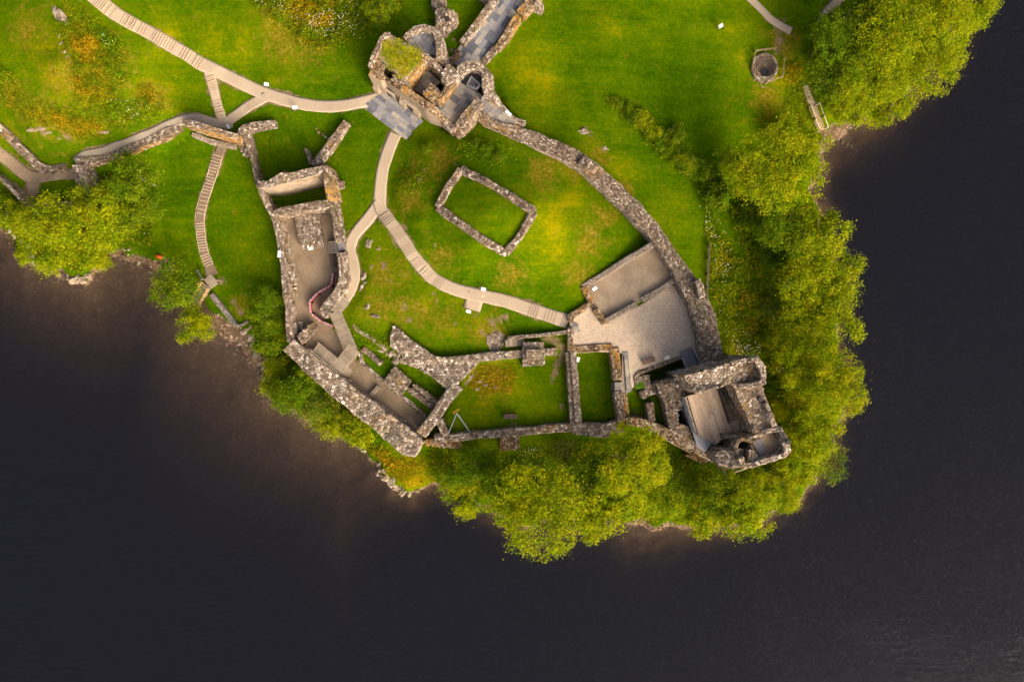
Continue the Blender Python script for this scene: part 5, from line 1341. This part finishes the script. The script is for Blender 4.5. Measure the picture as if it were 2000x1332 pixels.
for i in range(26):
    t0 = i / 25; px = 240 + 75 * t0 + R.uniform(-9, 9); py = 490 + 24 * t0 + 8 * math.sin(t0 * 3) + R.uniform(-9, 9)
    rock('boulder', px, py, R.uniform(1.6, 4.0), 'brown boulder in the stony cove beside the western point', ROCK_BROWN if R.random() < .6 else ROCK_PALE, 'boulders of the stony cove', 'boulder', .1, 1.2)
for px, py, r in ((1637,272,3),(1643,280,3.4),(1650,286,2),(1655,290,1.6),(1660,250,3),(1662,300,1.5),(1695,234,2.5),(1646,292,1.4)):
    rock('boulder', px, py, r, 'small boulder standing in the shallows off the east beach', ROCK_PALE, 'boulders off the east beach', 'boulder', -.2, 1.1)
for i in range(16):
    px = 1212 + R.random() * 100; py = 1030 + R.uniform(-5, 8)
    rock('boulder', px, py, R.uniform(1.2, 2.6), 'small brown stone on the narrow southern beach', ROCK_BROWN, 'stones on the southern beach', 'boulder', 0, 1.2)
rock('boulder', 1510, 986, 4, 'single dark rock in the water at the south east corner', ROCK_BROWN, None, 'boulder', -.1)
for px, py in ((1474,157),(1485,166),(1488,170),(1492,171)):
    rock('stone', px, py, 1.6, 'small white stone in the grass below the round pit', ROCK_PALE, 'white stones by the round pit', 'stone', 0, 1.1)

ORD = 'first second third fourth fifth sixth seventh eighth ninth tenth eleventh twelfth thirteenth fourteenth fifteenth sixteenth seventeenth eighteenth nineteenth twentieth'.split()
ORD += ['twenty ' + w_ for w_ in ORD[:9]]
for g_ in sorted({r[0] for r in ROCKS}):      # tell the members of each rock cluster apart by their order
    mem = sorted((r for r in ROCKS if r[0] == g_), key=lambda r: r[1])
    for k_, (_, _, o_) in enumerate(mem):
        o_['label'] = ' '.join(o_['label'].split()[:11]) + (', leftmost of its cluster' if k_ == 0 else ', rightmost of its cluster' if k_ == len(mem) - 1 else ', ' + ORD[k_] + ' from the left')

# ------------------------------------------------------------------ vegetation
def unit(a): return a / np.maximum(np.linalg.norm(a, axis=1, keepdims=True), 1e-6)

def leaf_quads(cen, nrm, size, rng):
    n = len(cen)
    r = unit(rng.normal(size=(n, 3))); a = unit(np.cross(nrm, r)); b = np.cross(nrm, a)
    s = size[:, None]
    q = np.stack([cen - a * s, cen + b * s * .55, cen + a * s, cen - b * s * .55], 1)
    q[:, 2] += nrm * s * .15
    return q.reshape(-1, 3)

def quads_mesh(name, V, mat):
    n = len(V) // 4
    me = bpy.data.meshes.new(name)
    me.vertices.add(n * 4); me.vertices.foreach_set('co', V.astype(np.float32).ravel())
    me.loops.add(n * 4); me.loops.foreach_set('vertex_index', np.arange(n * 4, dtype=np.int32))
    me.polygons.add(n); me.polygons.foreach_set('loop_start', np.arange(0, n * 4, 4, dtype=np.int32))
    me.update(calc_edges=True); me.materials.append(mat)
    return me

def crown_mesh(Rr, seed, mat, leaf=.14, dens=1.0, flat=.8, thin=False):
    """leaf clumps spread over a lumpy crown of radius Rr"""
    rng = np.random.default_rng(seed)
    k = 8 + int(Rr * 1.5)
    th = rng.random(k) * 2 * np.pi; rad = np.sqrt(rng.random(k)) * .68 * Rr
    lob = np.stack([rad * np.cos(th), rad * np.sin(th), (rng.random(k) - .25) * .75 * Rr * (1 - .6 * (rad / Rr) ** 2)], 1)
    lr = Rr * rng.uniform(.25, .44, k)
    nc = int(13 * Rr * Rr * dens) + 30
    li = rng.integers(0, k, nc * 2)
    d = unit(rng.normal(size=(nc * 2, 3))); d[:, 2] = np.abs(d[:, 2]) * np.where(rng.random(nc * 2) < .82, 1, -1)
    c = lob[li] + d * lr[li][:, None] * rng.uniform(.72, 1.05, (nc * 2, 1))
    dist = np.linalg.norm(c[:, None, :] - lob[None], axis=2) / lr[None]
    c = c[(dist.min(1) > .55)][:nc]
    c[:, 2] *= flat
    out = unit(c - np.array([0, 0, -.3 * Rr]))
    per = 36 if not thin else 20
    m = len(c)
    sig = rng.uniform(.2, .36, (m, 1, 1))
    pos = c[:, None, :] + rng.normal(size=(m, per, 3)) * sig * np.array([1, 1, .65])
    nr = unit((out[:, None, :] * .5 + np.array([0, 0, .55]) + rng.normal(size=(m, per, 3)) * .55).reshape(-1, 3))
    pos = pos.reshape(-1, 3)
    # inner leaves keep the crown from being hollow
    ni = int(m * 4)
    pi_ = lob[rng.integers(0, k, ni)] * .85 + rng.normal(size=(ni, 3)) * Rr * .2
    pos = np.concatenate([pos, pi_]); nr = np.concatenate([nr, unit(rng.normal(size=(ni, 3)) + np.array([0, 0, .5]))])
    lo, hi = np.percentile(pos[:, :2], 1, axis=0), np.percentile(pos[:, :2], 99, axis=0)
    pos[:, :2] = (pos[:, :2] - (lo + hi) / 2) * (2 * Rr / (hi - lo))      # centred, full width
    size = rng.uniform(.6, 1.3, len(pos)) * leaf
    return quads_mesh('crown', leaf_quads(pos, nr, size, rng), mat)

CR = {}
def crown_for(r, kind):
    base = 2.0 if r < 2.5 else 3.3 if r < 4.2 else 5.2
    i = CR.setdefault(('n', base, kind), 0) % 4; CR['n', base, kind] += 1
    key = (base, kind, i)
    if key not in CR:
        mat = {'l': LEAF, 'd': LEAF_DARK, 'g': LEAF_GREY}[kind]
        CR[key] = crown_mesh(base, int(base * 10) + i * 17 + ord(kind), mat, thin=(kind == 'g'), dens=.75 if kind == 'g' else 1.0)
    return CR[key], base

LY, LX = np.where((ZZ > WATER + .4) & (DS > .5))
LPX, LPY = GX[LX], GY[LY]
def tree(px, py, rpx, label, kind='l', h=None, name='tree', group=None, cat='tree', stem=True):
    rw_ = rpx * SCALE
    hh = h if h is not None else max(2.0, rw_ * (1.55 if rpx > 47 else .95))
    z = G(px, py).z + hh
    c = P(px, py, z)
    z = max(tz(c.x, c.y), WATER + .3) + hh; c = P(px, py, z)
    r = rw_ * (HEIGHT - z) / HEIGHT
    if tz(c.x, c.y) > WATER + .4: b = Vector((c.x, c.y, tz(c.x, c.y)))
    else:
        i = int(np.argmin((LPX - c.x) ** 2 + (LPY - c.y) ** 2)); b = Vector((float(LPX[i]), float(LPY[i]), 0)); b.z = tz(b.x, b.y)
    t = thing(name, label, cat, b, group)
    me_, base = crown_for(r, kind)
    o = bpy.data.objects.new('crown', me_); COL.objects.link(o); o.parent = t
    o.location = c - b; s = r / (base * 1.11); o.scale = (s * R.uniform(.94, 1.08), s * R.uniform(.94, 1.08), s * R.uniform(.85, 1.0)); o.rotation_euler = (0, 0, R.uniform(0, 6.28))
    mb = MB(); tr = max(.06, r * .055)
    m1 = b.lerp(c, .45) + Vector((R.uniform(-.2, .2), R.uniform(-.2, .2), 0))
    mb.tube([b - Vector((0, 0, .4)), b + (m1 - b) * .3, m1, c], [tr * 1.35, tr, tr * .75, tr * .35], 7)
    for i in range(7):
        a = i * .9 + R.random(); e = c + Vector((math.cos(a) * r * R.uniform(.45, .74), math.sin(a) * r * R.uniform(.45, .74), r * R.uniform(-.1, .4)))
        st0 = m1.lerp(c, R.uniform(0, .7)); md = st0.lerp(e, .5) + Vector((0, 0, r * .12))
        mb.tube([st0, md, e], [tr * .45, tr * .3, tr * .08], 5)
        for j in range(2):
            e2 = e + Vector((R.uniform(-.2, .2) * r, R.uniform(-.2, .2) * r, R.uniform(-.05, .2) * r)); mb.tube([md.lerp(e, R.random()), e2], [tr * .18, tr * .05], 4)
    mb.build('trunk', BARK, t)
    return t

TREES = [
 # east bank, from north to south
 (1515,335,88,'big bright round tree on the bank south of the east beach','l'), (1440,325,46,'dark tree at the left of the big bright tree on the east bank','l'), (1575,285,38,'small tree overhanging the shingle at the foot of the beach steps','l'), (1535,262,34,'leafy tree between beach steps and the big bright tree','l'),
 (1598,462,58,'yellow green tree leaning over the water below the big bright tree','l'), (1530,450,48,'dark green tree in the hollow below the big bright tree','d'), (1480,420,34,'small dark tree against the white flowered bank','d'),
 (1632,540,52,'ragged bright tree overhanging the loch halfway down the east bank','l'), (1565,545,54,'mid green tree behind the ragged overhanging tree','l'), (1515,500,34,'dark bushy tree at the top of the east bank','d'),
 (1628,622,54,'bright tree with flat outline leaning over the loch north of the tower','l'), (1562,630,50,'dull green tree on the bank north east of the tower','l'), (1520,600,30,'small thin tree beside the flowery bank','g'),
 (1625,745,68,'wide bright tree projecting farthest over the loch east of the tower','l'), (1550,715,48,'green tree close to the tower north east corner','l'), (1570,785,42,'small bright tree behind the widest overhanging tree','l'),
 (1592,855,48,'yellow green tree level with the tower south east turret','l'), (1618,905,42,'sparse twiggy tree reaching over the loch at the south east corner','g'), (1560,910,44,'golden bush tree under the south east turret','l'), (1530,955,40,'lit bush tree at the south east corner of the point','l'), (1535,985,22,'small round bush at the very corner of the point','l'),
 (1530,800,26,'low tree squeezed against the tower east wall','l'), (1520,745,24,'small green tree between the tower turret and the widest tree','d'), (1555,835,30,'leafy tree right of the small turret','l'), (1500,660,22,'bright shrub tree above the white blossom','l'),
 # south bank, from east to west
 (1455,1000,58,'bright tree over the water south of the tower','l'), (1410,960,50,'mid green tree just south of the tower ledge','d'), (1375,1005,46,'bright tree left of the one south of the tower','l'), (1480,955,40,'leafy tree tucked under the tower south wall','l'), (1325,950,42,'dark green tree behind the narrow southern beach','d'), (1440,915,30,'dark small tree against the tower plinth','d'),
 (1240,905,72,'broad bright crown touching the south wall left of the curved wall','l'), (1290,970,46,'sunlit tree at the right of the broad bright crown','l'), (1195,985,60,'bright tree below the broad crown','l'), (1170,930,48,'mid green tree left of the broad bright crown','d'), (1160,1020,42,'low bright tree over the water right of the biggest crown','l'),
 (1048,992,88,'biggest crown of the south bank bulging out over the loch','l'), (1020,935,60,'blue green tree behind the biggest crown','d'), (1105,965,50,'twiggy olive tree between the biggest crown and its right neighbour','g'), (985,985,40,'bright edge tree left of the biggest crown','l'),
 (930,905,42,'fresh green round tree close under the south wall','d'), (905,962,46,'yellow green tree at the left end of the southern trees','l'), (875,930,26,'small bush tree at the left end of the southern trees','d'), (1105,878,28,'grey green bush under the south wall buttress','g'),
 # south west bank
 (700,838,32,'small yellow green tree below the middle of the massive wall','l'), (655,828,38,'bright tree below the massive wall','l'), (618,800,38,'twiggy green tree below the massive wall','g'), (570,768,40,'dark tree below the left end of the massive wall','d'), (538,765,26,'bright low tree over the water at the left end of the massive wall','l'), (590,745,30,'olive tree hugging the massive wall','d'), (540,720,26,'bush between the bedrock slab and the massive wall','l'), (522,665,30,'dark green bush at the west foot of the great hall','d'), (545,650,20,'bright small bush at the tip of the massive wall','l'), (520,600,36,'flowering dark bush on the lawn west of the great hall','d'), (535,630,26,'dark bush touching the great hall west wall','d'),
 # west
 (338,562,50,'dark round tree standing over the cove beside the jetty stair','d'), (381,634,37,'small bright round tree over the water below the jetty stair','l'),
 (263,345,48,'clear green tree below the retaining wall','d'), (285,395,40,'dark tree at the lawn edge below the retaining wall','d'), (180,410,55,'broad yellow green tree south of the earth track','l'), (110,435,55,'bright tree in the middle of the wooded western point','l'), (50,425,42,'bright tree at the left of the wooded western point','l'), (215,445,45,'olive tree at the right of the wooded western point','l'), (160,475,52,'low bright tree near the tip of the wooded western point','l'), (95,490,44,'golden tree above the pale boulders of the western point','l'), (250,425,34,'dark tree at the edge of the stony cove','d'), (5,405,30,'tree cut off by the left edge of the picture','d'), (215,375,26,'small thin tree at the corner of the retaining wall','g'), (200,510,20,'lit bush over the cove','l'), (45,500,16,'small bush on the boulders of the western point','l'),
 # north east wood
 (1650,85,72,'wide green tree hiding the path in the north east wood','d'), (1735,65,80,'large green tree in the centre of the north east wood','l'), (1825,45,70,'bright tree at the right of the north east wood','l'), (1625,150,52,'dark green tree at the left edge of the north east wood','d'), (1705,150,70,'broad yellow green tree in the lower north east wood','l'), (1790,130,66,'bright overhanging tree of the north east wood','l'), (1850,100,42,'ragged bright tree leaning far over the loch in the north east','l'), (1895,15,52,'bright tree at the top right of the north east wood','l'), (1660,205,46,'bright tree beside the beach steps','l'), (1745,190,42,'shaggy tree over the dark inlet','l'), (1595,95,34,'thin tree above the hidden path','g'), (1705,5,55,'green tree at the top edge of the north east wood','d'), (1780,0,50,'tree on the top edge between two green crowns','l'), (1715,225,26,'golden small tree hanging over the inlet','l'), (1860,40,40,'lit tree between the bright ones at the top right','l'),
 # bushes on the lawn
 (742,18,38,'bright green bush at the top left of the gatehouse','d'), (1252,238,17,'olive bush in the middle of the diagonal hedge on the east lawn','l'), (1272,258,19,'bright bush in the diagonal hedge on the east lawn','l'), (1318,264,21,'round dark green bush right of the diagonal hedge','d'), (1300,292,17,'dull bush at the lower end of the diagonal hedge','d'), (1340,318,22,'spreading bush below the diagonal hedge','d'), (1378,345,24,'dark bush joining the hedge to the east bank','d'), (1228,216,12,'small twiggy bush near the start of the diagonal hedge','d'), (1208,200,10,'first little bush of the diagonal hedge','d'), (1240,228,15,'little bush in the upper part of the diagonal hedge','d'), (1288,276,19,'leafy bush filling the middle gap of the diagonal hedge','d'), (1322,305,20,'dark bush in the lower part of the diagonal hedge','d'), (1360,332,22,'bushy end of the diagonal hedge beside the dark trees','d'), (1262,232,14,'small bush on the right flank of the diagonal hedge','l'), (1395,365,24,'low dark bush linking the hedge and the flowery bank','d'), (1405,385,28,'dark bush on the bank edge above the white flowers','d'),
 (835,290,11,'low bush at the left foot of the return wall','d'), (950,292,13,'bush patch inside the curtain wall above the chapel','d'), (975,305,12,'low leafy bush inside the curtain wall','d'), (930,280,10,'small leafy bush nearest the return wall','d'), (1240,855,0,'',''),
]
for a in TREES:
    if a[2]:
        small = a[2] < 31
        tree(a[0], a[1], a[2], a[3], a[4], h=(a[2] * SCALE * .45 if a[2] < 25 else None), name='bush' if 'bush' in a[3].split()[:6] or a[2] < 25 else 'tree', cat='bush' if 'bush' in a[3].split() or a[2] < 25 else 'tree')

def herb(name, label, polys, mat, per=30, size=.22, up=.5, height=.35, cat='vegetation', seed=1, clump=True, off=0.0, zfix=None, parent=None, lift=1.0):
    """loose herbage: many leaves over photo-px polygons"""
    rng = np.random.default_rng(seed); allV = []
    for poly in polys:
        xs = [p[0] for p in poly]; ys = [p[1] for p in poly]
        area = (max(xs) - min(xs)) * (max(ys) - min(ys)) * SCALE ** 2
        n = int(area * per * 1.5)
        x = rng.uniform(min(xs), max(xs), n); y = rng.uniform(min(ys), max(ys), n)
        k = inside_np(x + rng.normal(size=n) * 5 + 14 * vnoise(x, y, .06, seed + 7), y + rng.normal(size=n) * 5 + 14 * vnoise(x, y, .06, seed + 9), poly)
        x, y = x[k], y[k]
        C = []
        for a, b in zip(x, y):
            g = P(a, b, zfix) if zfix is not None else G(a, b)
            C.append((g.x, g.y, g.z))
        if not C: continue
        C = np.array(C)
        bumps = np.clip(vnoise(C[:, 0], C[:, 1], .55, seed) + .6 * vnoise(C[:, 0], C[:, 1], 1.3, seed + 1) + .25, 0, 1) if clump else np.full(len(C), .5)
        C[:, 2] += off + rng.random(len(C)) * height * .4 + bumps * height * 1.8 * lift
        nr = unit(rng.normal(size=(len(C), 3)) * .6 + np.array([0, 0, up + .4]))
        allV.append(leaf_quads(C, nr, rng.uniform(.5, 1.3, len(C)) * size * .8, rng))
    me_ = quads_mesh(name, np.concatenate(allV), mat)
    o = bpy.data.objects.new(name, me_); COL.objects.link(o)
    o['kind'] = 'stuff'
    if parent: attach(o, parent)
    else: o['label'] = label; o['category'] = cat
    return o

MOUND = [[(130,5),(165,25),(215,70),(245,105),(250,150),(235,185),(255,205),(275,170),(315,185),(322,215),(300,232),(240,255),(190,275),(165,275),(110,248),(60,240),(30,215),(0,195),(0,130),(25,150),(60,195),(100,212),(145,215),(152,180),(145,130),(125,95),(120,50)]]
herb('rough_grass', 'rough herbage around the top of the western mound', MOUND, HERB, 80, .13, .5, .4, seed=3)
herb('golden_grass', 'golden dry grass mixed through the western mound', [[(140,50),(205,90),(220,170),(170,215),(150,180)], [(10,180),(60,215),(130,230),(200,240),(205,270),(165,272),(90,240),(20,205)], [(268,168),(300,170),(305,205),(275,200)]], HERB_GOLD, 110, .11, .4, .45, seed=4)
herb('nettle_bed', 'green weeds on the right side of the western mound', [[(160,25),(190,50),(245,90),(245,150),(220,165),(205,100),(165,60)], [(200,205),(240,200),(245,235),(205,235)]], HERB_GREEN, 45, .17, .6, .55, seed=5)
herb('wildflower_meadow', 'tall meadow with white flowers at the top left of the gatehouse', [[(490,-10),(790,-10),(775,35),(740,55),(700,80),(640,97),(600,92),(575,70),(545,45),(510,22)]], HERB, 60, .17, .4, .55, seed=6)
herb('golden_meadow', 'golden patches in the meadow left of the gatehouse', [[(555,-5),(650,-5),(655,45),(620,60),(575,40)], [(585,75),(620,88),(650,92),(640,99),(600,95)]], HERB_GOLD, 45, .15, .4, .6, seed=7)
BANK = [[(1375,380),(1405,440),(1420,480),(1520,560),(1530,690),(1490,695),(1420,700),(1405,660),(1385,600),(1384,500)], [(1180,190),(1215,195),(1260,225),(1330,300),(1400,370),(1385,395),(1330,330),(1270,275),(1215,225)]]
herb('bank_weeds', 'tall green weeds on the east bank outside the curtain wall', BANK, HERB, 60, .18, .5, .7, seed=8)
herb('east_undergrowth', 'dark undergrowth beneath the trees of the east bank', [[(1420,400),(1600,400),(1625,550),(1640,780),(1600,930),(1520,985),(1495,905),(1545,890),(1542,865),(1515,830),(1500,780),(1490,700),(1500,600)]], HERB, 30, .22, .5, .6, seed=9)
herb('golden_bank_grass', 'yellow grass tufts on the east bank beside the curtain wall', [[(1440,560),(1475,580),(1480,640),(1455,650),(1440,600)], [(1415,660),(1440,670),(1450,695),(1410,700)], [(1400,480),(1425,500),(1430,540),(1395,520)]], HERB_GOLD, 22, .16, .4, .6, seed=10)
herb('south_undergrowth', 'rough undergrowth below the south wall', [[(835,870),(1000,885),(1220,858),(1260,850),(1345,895),(1420,935),(1500,920),(1545,905),(1560,960),(1480,1020),(1320,1025),(1200,1010),(1000,990),(880,950),(840,930)]], HERB, 38, .19, .5, .5, seed=11)
herb('slope_grass', 'lit golden slope grass below the corner of the massive wall', [[(690,845),(770,890),(830,895),(850,935),(815,955),(790,952),(750,920),(735,890),(700,865)]], HERB_GOLD, 55, .16, .5, .35, seed=12)  # low sun on this slope is painted as gold leaf colour
herb('slope_weeds', 'green weeds on the slope below the massive wall', [[(510,680),(560,700),(640,770),(750,870),(740,900),(690,855),(600,815),(520,765)]], HERB_GREEN, 34, .18, .5, .5, seed=13)
herb('point_undergrowth', 'undergrowth under the trees of the western point', [[(0,360),(55,415),(130,410),(170,370),(240,330),(300,400),(300,480),(240,480),(190,510),(160,535),(80,512),(40,480),(0,440)]], HERB, 34, .19, .5, .5, seed=14)
herb('wood_undergrowth', 'undergrowth along the edge of the north east wood', [[(1580,40),(1620,20),(1900,-10),(1840,90),(1740,200),(1650,245),(1600,190),(1570,120)]], HERB_GREEN, 20, .2, .5, .5, seed=15)
herb('beach_grass', 'long grass on the slope above the east beach', [[(1545,150),(1575,170),(1590,215),(1600,260),(1570,290),(1530,275),(1500,250),(1530,200)]], HERB, 30, .17, .5, .35, seed=16)
herb('kiln_grass', 'tawny grass tuft right of the round pit', [[(1532,120),(1560,125),(1565,160),(1545,165),(1530,140)]], HERB_GOLD, 55, .16, .4, .45, seed=17)
herb('mound_weeds', 'weeds on the shaded edge of the chapel mound', [[(890,275),(960,272),(1010,300),(1000,325),(930,315),(880,300)], [(785,330),(820,310),(840,345),(800,395),(780,370)]], HERB_GREEN, 14, .15, .5, .15, seed=18)
herb('lawn_weeds', 'golden tussocks in the corner of the bench lawn', [[(925,720),(1000,710),(1015,740),(1000,768),(950,770),(910,755)]], HERB_GOLD, 40, .14, .5, .15, seed=19)
herb('rock_moss', 'moss and fern on the bedrock above the boardwalk', [[(690,625),(715,640),(765,665),(770,710),(740,690),(700,660)]], HERB, 40, .15, .5, .25, seed=20)
gh = bpy.data.objects['gatehouse']
tp = [o for o in gh.children if o.name.startswith('turf_roof')][0]
herb('turf', None, [[(738,110),(759,75),(826,106),(790,155)]], MOSS, 190, .13, .8, .12, seed=21, zfix=5.85, parent=tp, lift=.6)
# meadow and bank flowers
def flowers(name, label, polys, per, seed, height=1.0, size=.10):
    o = herb(name, label, polys, PETAL, per, size, 2.0, height * .5, 'flowers', seed, True, .35, lift=1.2)
    return o
flowers('white_flowers', 'drift of white flowers in the meadow left of the gatehouse', [[(535,-5),(570,5),(600,30),(660,55),(640,70),(600,60),(560,35),(535,15)], [(600,20),(660,30),(700,60),(640,80),(600,60)], [(490,-5),(530,0),(525,20),(495,12)]], 4, 30)
flowers('white_flowers', 'scattered white flowers in the meadow above the turf roof', [[(650,0),(720,0),(720,70),(660,80)]], 2.0, 31)
flowers('white_flowers', 'white cow parsley on the east bank beside the fence', [[(1355,400),(1390,420),(1430,470),(1440,520),(1420,560),(1395,560),(1390,480)], [(1390,560),(1440,600),(1470,690),(1420,690),(1400,620)]], 2.6, 32)
flowers('white_flowers', 'white blossom north of the tower turret', [[(1425,670),(1490,668),(1490,694),(1425,696)]], 7, 33)
flowers('white_flowers', 'pale flowers below the tower fenced ledge', [[(1455,920),(1520,905),(1545,930),(1500,975),(1450,960)]], 4, 34)
flowers('white_flowers', 'pale flowers between the south wall buttress and the trees', [[(1015,870),(1060,865),(1065,910),(1020,915)], [(1060,900),(1090,905),(1080,925)]], 4, 35)
flowers('white_flowers', 'small white flowers on the western mound', [[(225,190),(320,200),(300,240),(240,250)], [(190,60),(230,80),(230,100),(200,90)]], 1.6, 36)
flowers('white_flowers', 'white flowers on the bush west of the great hall', [[(480,560),(510,570),(500,600),(478,590)], [(290,370),(318,360),(312,470),(295,465)]], 1.5, 37, 2.4)
